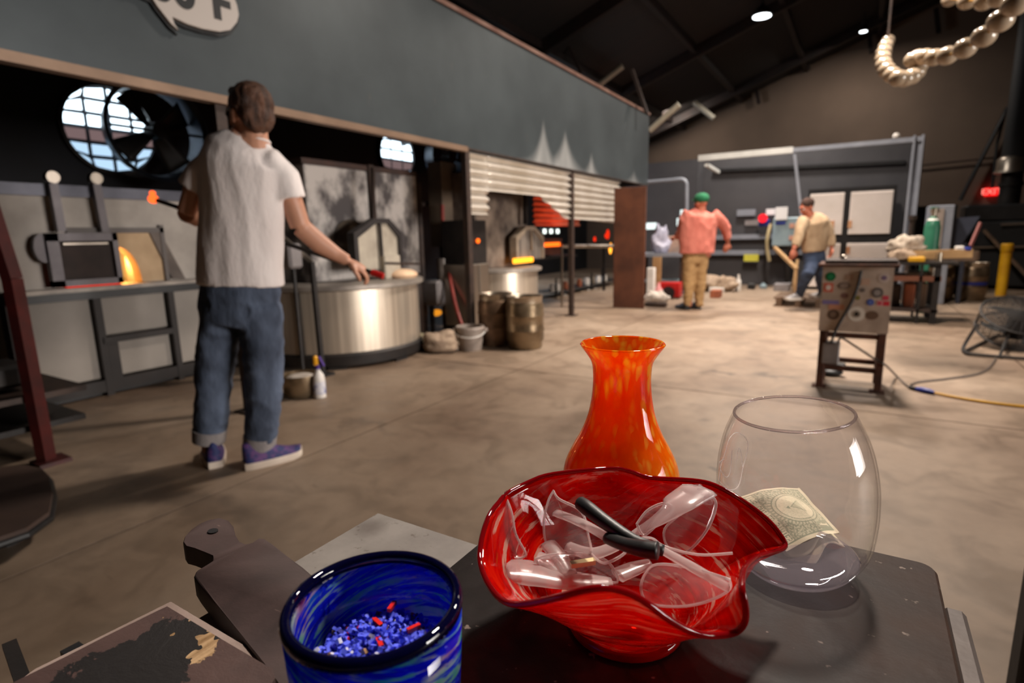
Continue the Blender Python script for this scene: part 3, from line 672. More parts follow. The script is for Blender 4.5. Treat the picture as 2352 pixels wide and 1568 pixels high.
# low shelf of jars and boxes behind the posts; bright jar colours paint in reflections
sh = thing('low_wire_shelf', (-4.9, U(1330, 680, -4.9).y, 0), 'low black wire shelf behind the hood posts', 'shelf')
h0, h1 = U(1255, 660, -4.9).y, U(1405, 660, -4.9).y
zs = [U(1330, 655, -4.9).z, U(1330, 682, -4.9).z, U(1330, 700, -4.9).z]
for z_ in zs:
    if z_ < .03: continue
    b = MB(); b.bx(-5.15, -4.7, h0, h1, z_-.015, z_); b.build('shelf_board', MT['blackmetal'], sh, 0)
for yy in (h0, (h0+h1)/2, h1):
    for uu in (-5.15, -4.7):
        b = MB(); b.bar((uu, yy, 0), (uu, yy, zs[0]+.25), .025); b.build('leg', MT['blackmetal'], sh, 0)
cont = [('white', 1268, 0, 'leftmost white'), ('white', 1280, 0, 'second white'), ('brick', 1298, 0, 'brick red'), ('brick', 1330, 0, 'second brick red'), ('white', 1348, 0, 'small white'), ('kegtop', 1362, 0, 'steel'), ('white', 1374, 0, 'pale'), ('white', 1388, 0, 'rightmost white'),
        ('kegtop', 1276, 1, 'lower leftmost steel'), ('white', 1296, 1, 'lower left white'), ('kegtop', 1336, 1, 'lower middle steel'), ('white', 1350, 1, 'lower middle white'), ('white', 1366, 1, 'lower right white'), ('kegtop', 1384, 1, 'lower rightmost steel')]
for m_, px, lv_, nm in cont:
    q = U(px, 652, -4.78); b = MB(); r_j = .055; z_j = zs[lv_]
    b.lathe((q.x, q.y, z_j), [(0, 0), (r_j, .003), (r_j, .10), (r_j*.8, .125), (r_j*.8, .15), (0, .15)], 16)
    b.build('jar', MT[m_], None, 50, label=nm+' jar on the low wire shelf behind the posts', cat='jar')
# ---------------------------------------------------------------- things in the dark gap between the drum and the brown post
gu = -4.3
def G_(px, py, u=gu): return U(px, py, u)
q0, q1 = G_(1015, 450), G_(1055, 565)
b = MB(); b.bx(gu-.2, gu, q0.y, q1.y, q1.z, q0.z+.4); b.build('vertical_duct', pm('beige_duct', rgb(122, 104, 86), rgb(98, 84, 72), 3, .6, .2), None, 0, label='beige vertical duct left of the brown hood post', cat='duct')
q = G_(1005, 670); m1 = thing('blower_unit', (q.x, q.y, 0), 'grey boxy blower on a stand in the dark gap', 'blower')
b = MB(); b.box(q, (.3, .34, .30), None, .03); b.build('casing', MT['greybox'], m1, 0)
b = MB(); b.cyl(q+Vector((.1, .0, .13)), q+Vector((.1, .0, .40)), .07, n=16); b.cyl(q+Vector((.1, .12, .1)), q+Vector((.1, .12, .3)), .04, n=12); b.build('inlet', MT['sootsteel'], m1)
b = MB(); b.bar((q.x, q.y-.12, 0), (q.x, q.y-.12, q.z-.15), .04); b.bar((q.x, q.y+.12, 0), (q.x, q.y+.12, q.z-.15), .04); b.build('stand', MT['blackmetal'], m1, 0)
for px, t_, b_, w_ in ((975, 400, 640, .05), (990, 420, 720, .035), (1040, 560, 735, .05)):
    q = G_(px, b_); b = MB(); b.cyl((q.x-.1, q.y, 0), (q.x-.1, q.y, G_(px, t_).z), w_, n=12)
    b.build('gas_pipe', MT['darkiron'], None, label={975: 'black gas pipe just right of the large drum', 990: 'thin black gas pipe behind the grey blower', 1040: 'short thick black pipe right of the grey blower'}[px], cat='pipe')
b = MB(); q = G_(985, 690); b.cyl((q.x-.3, q.y-.6, 1.45), (q.x-.3, q.y+1.2, 1.62), .03, n=10); b.build('gas_pipe', MT['darkiron'], None, label='slanting dark pipe over the gap behind the drum', cat='pipe')
b = MB(); q = G_(1003, 718); b.ell((q.x, q.y, q.z), (.05, .08, .04)); b.build('indicator_lamp', emis('amber_lamp', (1, .35, .02, 1), .9), m1)
hs = bez([G_(1016, 470, gu+.05), G_(1018, 520, gu+.05), G_(1026, 580, gu+.12), G_(1034, 640, gu+.25), G_(1046, 700, gu+.38), G_(1060, 745, -3.8)], 6)
b = MB(); b.tube(hs, .022, 10); b.build('red_hose', MT['hose'], None, label='red rubber hose hanging down in the gap beside the brown post', cat='hose')
# ---------------------------------------------------------------- kegs, bucket, rags, basket and spray bottle on the floor
def keg(loc, r, h, mat, lab, cat='keg', group=None, band=None, top=None):
    o = thing('steel_keg', loc, lab, cat, group); L = Vector(loc)
    b = MB(); prof = [(r*.86, 0), (r*.92, .02), (r*.92, h*.12), (r, h*.17), (r, h*.32), (r*1.03, h*.345), (r*1.03, h*.365), (r, h*.39), (r, h*.6), (r*1.03, h*.625), (r*1.03, h*.645), (r, h*.67), (r, h*.83), (r*.93, h*.88), (r*.5, h*.91), (0, h*.91)]
    b.lathe(L, prof, 40); b.build('shell', mat, o, 50)
    b = MB(); b.lathe(L, [(r*.93, h*.87), (r*.93, h*.98), (r*.97, h), (r*.93, h*1.0), (r*.88, h*.98), (r*.88, h*.9)], 40, closed=True); b.build('top_rim', top or MT['kegtop'], o, 50)
    b = MB(); b.lathe(L+Vector((0, 0, h*.91)), [(0, .0), (r*.16, .0), (r*.16, .03), (0, .035)], 16); b.build('valve', MT['kegtop'], o)
    if band:
        b = MB(); b.lathe(L, [(r*1.002, h*.42), (r*1.012, h*.42), (r*1.012, h*.5), (r*1.002, h*.5)], 40, closed=True); b.build('painted_band', band, o)
    return o
kp = Z(1208, 806); kz = H(1208, 683, hdepth(kp)).z; kr = (H(1252, 750, hdepth(kp))-H(1163, 750, hdepth(kp))).length/2
cb_ = kp + HH*kr
k1_ = keg((cb_.x, cb_.y, 0), kr, kz, MT['keg'], 'front stained steel keg, right of the grey bucket')
cc2 = cb_ + HR*(-.30) + HH*.22
keg((cc2.x, cc2.y, 0), kr*.98, kz*1.02, pm('brown_stained_keg', rgb(84, 66, 50), rgb(150, 120, 96), 5, .45, .6, .2, stops=(.35, .65)), 'stained keg tucked behind the front keg and bucket')
bp = Z(1079, 808); br = (H(1110, 760, hdepth(bp))-H(1046, 760, hdepth(bp))).length/2; bz = H(1079, 748, hdepth(bp)+br).z
bk = bp+HH*br; bk.z = 0; o = thing('bucket', bk, 'grey plastic bucket on the floor before the kegs', 'bucket')
b = MB(); b.lathe(bk, [(0, .0), (br*.82, 0), (br, bz*.86), (br*1.06, bz*.88), (br*1.06, bz*.98), (br*1.02, bz), (br*.94, bz*.98), (br*.9, bz*.8), (br*.76, .02), (0, .02)], 40); b.build('pail', MT['greyplastic'], o, 50)
hd = [bk + Vector((HR.x*math.cos(a)*br*1.12, HR.y*math.cos(a)*br*1.12, bz*.8)) - HH*math.sin(a)*br*1.14 - Vector((0, 0, .05*math.sin(a))) for a in [PI*k/14 for k in range(15)]]
b = MB(); b.tube(hd, .007, 8); b.build('handle', MT['white'], o)
for sg in (-1, 1):
    b = MB(); b.box(bk+HR*sg*br*1.1+Vector((0, 0, bz*.82)), (.05, .05, .04), None, .01); b.build('handle_lug', MT['greyplastic'], o)
def blob(name, c, r, mat, lab, cat, seed=0, amp=.35, n=28, **kw):
    b = MB(); vs = []; m = n//2
    b2 = MB(); b2.ell((0, 0, 0), (1, 1, 1), n)
    for v in b2.v:
        k = 1+amp*noise.noise(Vector((v.x*1.7+seed, v.y*1.7, v.z*1.7)))+amp*.4*noise.noise(Vector((v.x*5+seed, v.y*5, v.z*5)))
        p = Vector((v.x*r[0]*k, v.y*r[1]*k, max(-.0, (v.z*.55+.42)*r[2]*k*1.4))); vs.append(Vector(c)+p)
    b.add(vs, b2.f); return b.build(name, mat, None, True, label=lab, cat=cat, **kw)
q = Z(1008, 806); blob('crumpled_rag', (q.x-.0, q.y+.02, 0), (.22, .17, .14), MT['beigecloth'], 'crumpled beige rag heap left of the grey bucket', 'rag', 3)
q = Z(975, 800); blob('crumpled_rag', (q.x-.02, q.y-.02, 0), (.08, .09, .11), pm('olive_rag', rgb(140, 130, 104), rgb(110, 100, 80), 15, .9, 0, .4), 'small olive rag beside the drum base', 'rag', 9)
q = Z(1022, 806); blob('crumpled_rag', (q.x, q.y, 0), (.13, .10, .05), MT['cloth'], 'flat white rag lying before the beige rags', 'rag', 5)
# tin basin
q = Z(680, 918); c_ = q + HH*.12; c_.z = 0
o = thing('tin_basin', c_, 'low brown stained tin basin behind the white spray bottle', 'basin')
b = MB(); b.lathe(c_, [(0, .0), (.10, 0), (.125, .03), (.13, .15), (.14, .155), (.14, .165), (.125, .16), (.118, .04), (0, .02)], 36); b.build('bowl', MT['keg'], o, 50)
b = MB(); b.ell(c_+Vector((0, 0, .13)), (.11, .11, .035)); b.build('contents', MT['cloth'], o)
# spray bottle
q = Z(731, 916); hq = hdepth(q)
o = thing('spray_bottle', q, 'white spray bottle with yellow and purple trigger on the floor', 'spray bottle')
zb_ = H(731, 850, hq).z; zt5 = H(725, 805, hq).z
b = MB(); rb = .043; b.lathe(q+HH*rb, [(0, 0), (rb, .003), (rb, zb_*.6), (rb*.9, zb_*.78), (rb*.4, zb_*.95), (rb*.38, zb_), (0, zb_)], 28, sx=1, sy=1); b.build('bottle', MT['white'], o, 50)
b = MB(); b.lathe(q+HH*rb, [(rb+.0008, zb_*.15), (rb+.0012, zb_*.15), (rb+.0012, zb_*.58), (rb+.0008, zb_*.58)], 28, closed=True); b.build('label_band', pm('blue_print_label', rgb(206, 204, 210), rgb(70, 84, 150), 24, .5, 0, 0, stops=(.5, .62)), o)
qq = q+HH*rb; b = MB(); b.cyl((qq.x, qq.y, zb_), (qq.x, qq.y, zb_+.03), .018, n=16); b.build('collar', pm('purple_cap', rgb(70, 40, 130), None, 4, .4), o)
b = MB(); b.box(qq+Vector((0, 0, zb_+.06))-HR*.012, (.035, .035, .075), None, .01); b.build('spray_head', pm('amber_yellow_head', rgb(226, 160, 30), None, 4, .4), o)
b = MB(); b.bar(qq+Vector((0, 0, zb_+.09))+HR*.015, qq+Vector((0, 0, zb_+.02))+HR*.045, .014); b.build('trigger', bpy.data.materials['purple_cap'], o)

# ---------------------------------------------------------------- booth at the far end
BV0, BV1 = 11.0, 13.0
bl_, br_ = V(1605, 358, BV0), V(2110, 315, BV0); BZ = 2.49
def bs(nm, x0, x1, y0, y1, z0, z1, m, kind='structure'):
    b = MB(); b.bx(x0, x1, y0, y1, z0, z1); return b.build(nm, m, None, 0, kind=kind)
bs('trim_1', -4.6, .74, BV1, BV1+.1, 0, 2.70, MT['boothdark'])                 # back board of the booth
bs('trim_2', .67, .73, BV0+.1, BV1, 0, BZ, MT['black'])
bs('trim_4', -4.6, -3.02, BV1-.5, BV1-.4, 0, 2.62, MT['boothdark'])
bs('trim_5', -3.1, -3.02, BV1-.4, BV1, 0, 2.62, MT['boothdark'])
booth = thing('booth_frame', (-1, BV0, 0), 'grey steel frame around the charcoal booth at the far end', 'frame')
mid = V(1822, 345, BV0).x
b = MB(); b.bx(bl_.x, mid, BV0-.04, BV0+.04, BZ-.07, BZ+.03); b.build('white_lintel', MT['boothwhite'], booth, 0)
b = MB(); b.bx(mid, br_.x+.06, BV0-.04, BV0+.04, BZ-.06, BZ+.01); b.build('lintel', MT['boothframe'], booth, 0)
pr = V(2098, 400, BV0).x
for dx, w_, d_ in ((0, .025, .16), (.11, .025, .16)): 
    b = MB(); b.bx(pr-.05+dx, pr-.05+dx+w_, BV0-.08, BV0+.08, 0, BZ+.03); b.build('column_flange', MT['boothframe'], booth, 0)
b = MB(); b.bx(pr-.04, pr+.07, BV0-.01, BV0+.01, 0, BZ+.0); b.build('column_web', MT['boothframe'], booth, 0)
b = MB(); b.bar((mid+.02, BV0, BZ-.06), V(1842, 505, BV0), .045); b.build('middle_pole', MT['boothframe'], booth, 0)
b = MB(); b.bar(V(1622, 378, BV0), V(1650, 395, BV0+1), .06); b.build('corner_brace', MT['boothwhite'], booth, 0)
b = MB(); q = V(2058, 318, BV0); b.ell((q.x, BV0, BZ+.05), (.05, .05, .05), 12); b.build('knob', MT['white'], booth)
for (px0, py0, px1, py1) in ((1640, 392, 2080, 372),):
    b = MB(); b.bar(V(px0, py0, 12.97), V(px1, py1, 12.97), .06); b.build('ceiling_bar', MT['black'], booth, 0)
# horizontal grey rails on the booth's back board
for y_, h_ in ((545, .10), (580, .10)):
    b = MB(); p, q = V(1500, y_, 12.92), V(1800, y_, 12.92); b.bx(-3.0, q.x+.5, 12.9, 12.98, (p.z+q.z)/2-h_/2, (p.z+q.z)/2+h_/2); b.build('wall_rail', MT['boothframe'], None, 0, label='upper grey rail along the booth back wall' if y_ == 545 else 'lower grey rail along the booth back wall', cat='rail')
# bent pipe handrail left of the booth
pp = bez([V(1492, 418, 10.6), V(1540, 414, 10.6), V(1566, 412, 10.6), V(1576, 420, 10.6), V(1577, 440, 10.6)], 5) + [V(1577, 480, 10.6), Vector((V(1577, 480, 10.6).x, 10.6, 0))]
pp = [Vector((HU-.3, 10.6, pp[0].z))]+pp
b = MB(); b.tube(pp, .035, 10); b.build('bent_pipe', MT['boothframe'], None, label='grey pipe bending down beside the end of the hood', cat='pipe')
# door with blinds (white panels)
wz = [(1862, 1938, 443, 535), (1948, 2042, 438, 540), (1850, 1930, 560, 590), (1940, 2035, 556, 588)]
cab = thing('white_panel_cabinet', (V(1950, 590, 12.2).x, 12.3, 0), 'dark framed cabinet with four white ribbed doors inside booth', 'cabinet')
x0, x1 = V(1855, 500, 12.2).x, V(2050, 500, 12.2).x
b = MB(); b.bx(x0-.02, x1+.03, 12.25, 12.7, 0, V(1950, 430, 12.2).z); b.build('cabinet_body', MT['black'], cab, 0)
cw = pm('ribbed_white_door', rgb(240, 230, 224), rgb(228, 218, 210), 2, .5)
xm = V(1943, 500, 12.2).x; zA_, zB_, zC_, zD_ = V(1950, 441, 12.2).z, V(1950, 538, 12.2).z, V(1950, 558, 12.2).z, .06
for xa, xb in ((x0+.02, xm-.05), (xm+.05, x1-.02)):
    for za, zb in ((zB_, zA_), (zD_, zC_)):
        b = MB(); b.bx(xa, xb, 12.22, 12.25, za, zb); dr = b.build('door', cw, cab, 0)
        n = int((zb-za)/.05)
        for k in range(n):
            s = MB(); s.bx(xa+.01, xb-.01, 12.208, 12.221, za+.01+k*(zb-za-.02)/n, za+.01+(k+.8)*(zb-za-.02)/n); s.build('slat', cw, dr, 0)
for px, py in ((1952, 515), (1948, 575), (1912, 515)):
    q = V(px, py, 12.2); b = MB(); b.box((q.x, 12.2, q.z), (.06, .01, .13)); b.build('sticker', pm('orange_sticker_%d' % px, rgb(206, 160, 120), rgb(190, 130, 90), 20, .6), cab, 0)
# control box, papers, signs
o = thing('control_box', (V(1805, 540, 12.5).x, 12.5, V(1805, 565, 12.5).z), 'blue grey control cabinet mounted in booth behind the man in tan', 'control box')
p, q = V(1777, 500, 12.5), V(1832, 565, 12.5)
b = MB(); b.bx(p.x, q.x, 12.45, 12.9, q.z, p.z, .02); b.build('housing', MT['cabinet'], o, 0)
for px, py in ((1819, 518), (1818, 546)):
    b = MB(); w_ = V(px, py, 12.44); b.box(w_, (.09, .01, .09)); b.build('warning_label', pm('orange_label_%d' % py, rgb(190, 140, 120), None, 4, .6), o, 0)
b = MB(); w_ = V(1793, 512, 12.44); b.box(w_, (.18, .01, .05)); b.build('name_plate', MT['blue'], o, 0)
b = MB(); b.bar((p.x+.3, 12.6, q.z), (p.x+.3, 12.8, 0.0), .08); b.build('stand', MT['black'], o, 0)
def flat(name, px0, py0, px1, py1, v, mat, lab, cat, th=.012):
    a, c = V(px0, py0, v), V(px1, py1, v); b = MB(); b.bx(a.x, c.x, v-th, v, a.z, c.z, .002); return b.build(name, mat, None, 0, label=lab, cat=cat)
wp = pm('white_paper', rgb(226, 224, 224), None, 3, .7); 
flat('paper_sheet', 1782, 476, 1808, 504, 12.43, wp, 'white sheet of paper standing on the blue grey control cabinet', 'paper')
flat('paper_sheet', 1760, 480, 1780, 493, 12.88, wp, 'small white notice left of the control cabinet', 'paper')
flat('wall_plaque', 1693, 482, 1735, 495, 12.96, MT['boothframe'], 'wide pale grey plaque on the booth back wall', 'plaque')
flat('wall_plaque', 1711, 506, 1742, 517, 12.96, MT['greybox'], 'dim grey plaque below the pale one on the booth wall', 'plaque')
flat('yellow_sign', 1709, 584, 1742, 600, 12.85, pm('yellow_sign_paint', rgb(206, 200, 70), rgb(188, 180, 60), 8, .6), 'small yellow notice board low on the booth back wall', 'sign')
flat('lit_panel', 1485, 512, 1508, 526, 12.5, emis('pale_panel_glow', (.82, .93, .9, 1), 1.6), 'left white lit panel on the wall left of the booth', 'light panel')  # pale emissive panels on the wall
flat('lit_panel', 1563, 482, 1580, 499, 12.5, bpy.data.materials['pale_panel_glow'], 'upper white lit panel beside the orange vested man', 'light panel')
flat('lit_panel', 1555, 501, 1572, 518, 12.5, bpy.data.materials['pale_panel_glow'], 'lower white lit panel beside the orange vested man', 'light panel')
q = V(1752, 501, 12.7); b = MB(); b.ell(q, (.09, .1, .09)); rl = b.build('red_lamp', emis('red_lamp_glow', (1, .02, .03, 1), 1.6), None, label='red glowing beacon on the booth back wall', cat='lamp')
b = MB(); q2 = V(1756, 512, 12.8); b.box(q2, (.2, .2, .14), None, .02); b.build('wall_socket', MT['blue'], None, label='blue socket box under the red beacon', cat='socket')
b = MB(); pp = bez([V(1770, 515, 12.7), V(1763, 545, 12.6), V(1762, 570, 12.6), V(1767, 600, 12.6)], 5); b.tube(pp, .035, 8); b.build('tan_hose', pm('tan_hose', rgb(160, 142, 104), None, 6, .7), None, label='tan hose hanging from the red beacon box', cat='hose')
# timber poles leaning in the booth, a black bin and a bench in front
for (a, c, lab) in (((1779, 568, 12.0), (1830, 618, 11.4), 'pale timber pole leaning down to the right in booth'), ((1832, 596, 11.9), (1822, 660, 11.75), 'short pale timber stake beside the walking man')):
    p, q = V(*a), V(*c); b = MB(); b.bar(p, q, .05, .06); q_ = Vector(q); 
    if q.z > .02: b.bar(q, (q.x, q.y, 0), .03)
    b.build('timber_pole', MT['wood'], None, 0, label=lab, cat='timber')
q0 = Z(1752, 640); o = thing('waste_bin', (q0.x, q0.y+.25, .18), 'black square bin with yellow label by the booth wall', 'bin')
hb_ = q0.y+.15
a, c = V(1733, 606, hb_), V(1772, 640, hb_)
b = MB(); b.bx(a.x, c.x, hb_, hb_+.4, .18, a.z, .02); b.build('body', MT['black'], o, 0)
w_ = V(1742, 628, hb_); b = MB(); b.box((w_.x, hb_-.005, w_.z), (.12, .012, .16)); b.build('label_patch', MT['yellow'], o, 0)
o = thing('low_bench', (q0.x, q0.y+.35, 0), 'low brown bench carrying the black bin by the booth wall', 'bench')
b = MB(); b.bx(a.x-.35, c.x+.45, hb_-.05, hb_+.5, .13, .18); b.build('top', MT['rust'], o, 0)
for xx in (a.x-.3, c.x+.4):
    for yy in (hb_, hb_+.45): b = MB(); b.bx(xx-.03, xx+.03, yy-.03, yy+.03, 0, .13); b.build('leg', MT['black'], o, 0)
# objects on the floor before the booth
def bottle(name, px, py, pyt, m, lab, cat, w_=None, dv=0):
    q = Z(px, py); q.y += dv; h = H(px, pyt, hdepth(q)).z; r = w_ or h*.16
    b = MB(); b.lathe(q, [(0, 0), (r, .005), (r, h*.62), (r*.45, h*.78), (r*.4, h), (0, h)], 20); return b.build(name, m, None, 50, label=lab, cat=cat)
bottle('tall_bottle', 1695, 668, 630, MT['white'], 'white bottle standing on floor before the booth wall', 'bottle')
def box_at(name, px0, px1, py, pyt, dep, m, lab, cat, z0=0):
    a = Z(px0, py); h = H(px0, pyt, hdepth(a)).z; c = V(px1, py, a.y)
    b = MB(); b.bx(a.x, c.x, a.y, a.y+dep, z0, max(h, .03), .008); return b.build(name, m, None, 0, label=lab, cat=cat)
box_at('cardboard_box', 1630, 1652, 684, 667, .25, MT['brick'], 'small tan cardboard box on floor right of the man in orange', 'box')
blob('rubble_heap', V(1650, 664, 11.4) - Vector((0, 0, V(1650, 664, 11.4).z)), (.34, .25, .22), MT['beigecloth'], 'beige sack heap against the booth wall', 'sack', 2)
box_at('white_crate', 1628, 1662, 671, 660, .3, MT['white'], 'low white crate in front of the beige sack heap', 'crate')
bottle('red_can', 1814, 652, 634, MT['red'], 'round red can near the leaning poles', 'can', .12)
box_at('grey_crate', 1776, 1812, 668, 652, .4, MT['greybox'], 'low grey crate beside the wooden pallet', 'crate')
bottle('blue_jar', 1753, 662, 650, MT['cabinet'], 'small blue grey jar under the bench', 'jar', .07)
box_at('black_case', 1716, 1732, 664, 652, .2, MT['black'], 'small black case left of the blue grey jar', 'case')
# pallet platform
a, c = Z(1776, 703), Z(1892, 703); pal = thing('wooden_pallet', ((a.x+c.x)/2, a.y, 0), 'weathered wooden pallet the man in tan stands on', 'pallet')
for k in range(6):
    b = MB(); yy = a.y+k*.14; b.bx(a.x, c.x, yy, yy+.11, .115, .14); b.build('deck_board', MT['oldwood'], pal, 0)
for k in range(3):
    xx = a.x+.03+k*(c.x-a.x-.13)/2; b = MB(); b.bx(xx, xx+.08, a.y, a.y+.81, .02, .115); b.build('stringer', MT['oldwood'], pal, 0)
for yy in (a.y, a.y+.35, a.y+.7): b = MB(); b.bx(a.x, c.x, yy, yy+.11, 0, .02); b.build('bottom_board', MT['oldwood'], pal, 0)
# workbench with clutter left of the orange-vested man
wb = thing('work_bench', (-3.0, 10.2, 0), 'steel workbench with pale top behind the rusty plate', 'workbench')
a, c = V(1488, 582, 10.0), V(1568, 582, 10.0)
b = MB(); b.bx(a.x-.3, c.x, 10.0, 10.7, a.z-.06, a.z); b.build('top', MT['boothframe'], wb, 0)
for xx in (a.x-.25, c.x-.06):
    for yy in (10.05, 10.6): b = MB(); b.bx(xx, xx+.05, yy, yy+.05, 0, a.z-.06); b.build('leg', MT['darkiron'], wb, 0)
b = MB(); b.bx(a.x-.2, c.x-.05, 10.1, 10.65, .25, .28); b.build('lower_shelf', MT['cabinet'], wb, 0)
sx0, sx1 = V(1500, 600, 9.95), V(1518, 640, 9.95); b = MB(); b.bx(sx0.x, sx1.x, 9.93, 9.97, .2, a.z-.06); b.build('timber_board', MT['wood'], wb, 0)
q = V(1519, 580, 10.3); blob('crumpled_bag', (q.x, 10.25, a.z), (.16, .14, .30), pm('lilac_plastic', rgb(190, 188, 206), rgb(150, 150, 170), 14, .4, 0, .5), 'pale lilac crumpled plastic bag on the steel workbench', 'bag', 12, .6)
q = V(1548, 540, 10.35); b = MB(); b.bx(q.x-.25, q.x+.2, 10.3, 10.5, a.z, a.z+.3, .01); b.build('storage_tray', pm('peach_tray', rgb(196, 160, 140), rgb(150, 130, 120), 7, .6), None, label='peach coloured tray standing at the back of the steel workbench', cat='tray')
bottle('orange_tin', 1490, 650, 640, MT['brick'], 'orange tin partly hidden behind the rusty plate', 'tin', .1)
tb = thing('tool_chest', (V(1535, 650, 9.9).x, 9.9, 0), 'low red tool chest on the floor under the workbench', 'tool chest')
a2, c2_ = V(1511, 648, 9.75), V(1560, 680, 9.75)
b = MB(); b.bx(a2.x, c2_.x, 9.75, 9.95, .03, a2.z, .01); b.build('body', MT['red'], tb, 0)
b = MB(); b.lathe(V(1535, 672, 9.74), [(0, 0), (.11, 0), (.11, .02), (0, .02)], 20, (0, -1, 0)); b.build('black_dial', MT['black'], tb)
for xx in (a2.x+.05, c2_.x-.05): b = MB(); b.cyl((xx-.02, 9.85, .03), (xx+.02, 9.85, .03), .03, n=12); b.build('castor', MT['black'], tb)
q = Z(1490, 695); box_at('white_canister', 1484, 1500, 690, 615, .12, MT['white'], 'tall white plastic canister beside the rusty plate', 'canister')
bottle('pink_canister', 1508, 690, 650, pm('pink_plastic', rgb(214, 140, 140), None, 5, .5), 'short pink canister beside the tall white canister', 'canister', .07, .1)
blob('white_bag', Z(1508, 696)+Vector((0, 0, 0)), (.2, .12, .14), MT['cloth'], 'crumpled white bag on floor beside the rusty plate', 'bag', 8)
box_at('timber_block', 1480, 1528, 704, 694, .12, MT['darkiron'], 'dark timber block lying at the foot of the rusty plate', 'block')
# exit sign on the tan wall
e = thing('exit_sign', V(2275, 440, 17.9), 'small lit red exit sign on the tan wall', 'exit sign')
a, c = V(2262, 432, 17.9), V(2291, 449, 17.9)
b = MB(); b.bx(a.x, c.x, 17.85, 17.97, c.z, a.z, .01); b.build('housing', emis('exit_red', (1, .01, .01, 1), 1.5), e, 0)
xm_, zm_ = (a.x+c.x)/2, (a.z+c.z)/2
text('EXIT', .19, Matrix(((1, 0, 0, xm_), (0, 0, -1, 17.845), (0, 1, 0, zm_), (0, 0, 0, 1))), .003, emis('exit_letters', (1, .2, .16, 1), 2), 'lettering', e)
# conduit on the tan wall
b = MB(); b.tube([V(2345, 238, 17.8), V(2312, 250, 17.8), V(2303, 270, 17.8), V(2205, 460, 17.8)], .045, 8); b.build('conduit', MT['black'], None, label='black conduit slanting down across the tan wall', cat='conduit')
b = MB(); b.tube([V(2308, 262, 17.85), V(2290, 330, 17.85), V(2279, 432, 17.85)], .03, 8); b.build('conduit', MT['black'], None, label='thin black conduit running down to the exit sign', cat='conduit')
b = MB(); b.tube([V(2112, 380, 17.9), V(2285, 362, 17.9)], .02, 6); b.build('conduit', MT['darkiron'], None, label='thin level conduit on the tan wall right of the booth', cat='conduit')
# ---------------------------------------------------------------- people
def skin_mat(name, c):
    t = NT(name); n = t.noise(t.coord(), 20, 4); col = t.mix(n, c, tuple(list(x*.82 for x in c[:3])+[1]))
    t.pr(col, .5, 0, n, .05, .002, Subsurface_Weight=.08, Subsurface_Radius=(.02, .008, .004), Subsurface_Scale=.5); return t.m
def fabric(name, c1, c2, sc=9, rough=.9, bump=.5, stops=(.35, .65), bd=.01): return pm(name, c1, c2, sc, rough, 0, bump, stops=stops, stretch=(1, 1, .45), bdist=bd)
MT['skin'] = skin_mat('skin_light', rgb(206, 150, 122)); MT['skin2'] = skin_mat('skin_warm', rgb(190, 112, 86))
MT['hair'] = pm('brown_hair', rgb(104, 66, 44), rgb(58, 37, 27), 34, .55, 0, .8, stretch=(1, 1, .25), bdist=.01)
MT['hair2'] = pm('dark_hair', rgb(70, 42, 30), rgb(44, 28, 20), 30, .9, 0, .6)
MT['tee'] = fabric('white_cotton', rgb(244, 234, 230), rgb(232, 220, 216), 7, .9, .35)
MT['denim'] = fabric('blue_denim', rgb(92, 104, 126), rgb(54, 63, 80), 9, .85, .4, (.3, .62))
def body(name, mb, mat, parent, vox, smooth_it=4, wr=0, wsc=(6, 6, 2.5), seed=0, keepz=None):
    org = ORG[parent.name]; me = mb.mesh(name+'_raw', mat, True, org)
    ob = bpy.data.objects.new(name+'_raw', me); COL.objects.link(ob)
    r = ob.modifiers.new('r', 'REMESH'); r.mode = 'VOXEL'; r.voxel_size = vox; r.use_smooth_shade = True
    s = ob.modifiers.new('s', 'SMOOTH'); s.iterations = smooth_it; s.factor = .6
    dg = bpy.context.evaluated_depsgraph_get(); dg.update(); m2 = bpy.data.meshes.new_from_object(ob.evaluated_get(dg))
    bpy.data.objects.remove(ob); m2.name = name
    if wr:
        import numpy as np
        nv = len(m2.vertices); co = np.empty(nv*3); no = np.empty(nv*3); m2.vertices.foreach_get('co', co); m2.vertices.foreach_get('normal', no)
        co = co.reshape(-1, 3); no = no.reshape(-1, 3)
        for i in range(nv):
            p = co[i]; f = noise.noise(Vector((p[0]*wsc[0]+seed, p[1]*wsc[1], p[2]*wsc[2]))) + .5*noise.noise(Vector((p[0]*wsc[0]*2.3, p[1]*wsc[1]*2.3+seed, p[2]*wsc[2]*3)))
            co[i] += no[i]*(abs(f)*-2+.4)*wr
        m2.vertices.foreach_set('co', co.ravel())
    m2.materials.clear(); m2.materials.append(mat); m2.shade_smooth()
    o = bpy.data.objects.new(name, m2); COL.objects.link(o); o.parent = parent; ORG[o.name] = org; return o
def head(mb, c, fwd, up, s=1.0):
    fwd = Vector(fwd).normalized(); up = Vector(up); up = (up-fwd*up.dot(fwd)).normalized(); side = fwd.cross(up)
    R = Matrix((side, fwd, up)).transposed()
    L = lambda x, y, z: Vector(c)+R@Vector((x*s, y*s, z*s))
    e = lambda p, r: mb.ell(L(*p), tuple(q*s for q in r), 20, R)
    e((0, -.012, .025), (.076, .094, .095)); e((0, .028, -.045), (.056, .062, .072)); e((0, .062, -.083), (.028, .026, .026))
    e((0, .098, -.02), (.012, .02, .026)); e((0, .108, -.032), (.013, .013, .010)); e((0, .082, .03), (.05, .02, .012))
    for sg in (-1, 1): e((sg*.078, -.005, -.015), (.012, .022, .034)); e((sg*.035, .07, -.03), (.024, .02, .02))
    e((0, .088, -.058), (.024, .012, .010))
    return L, R
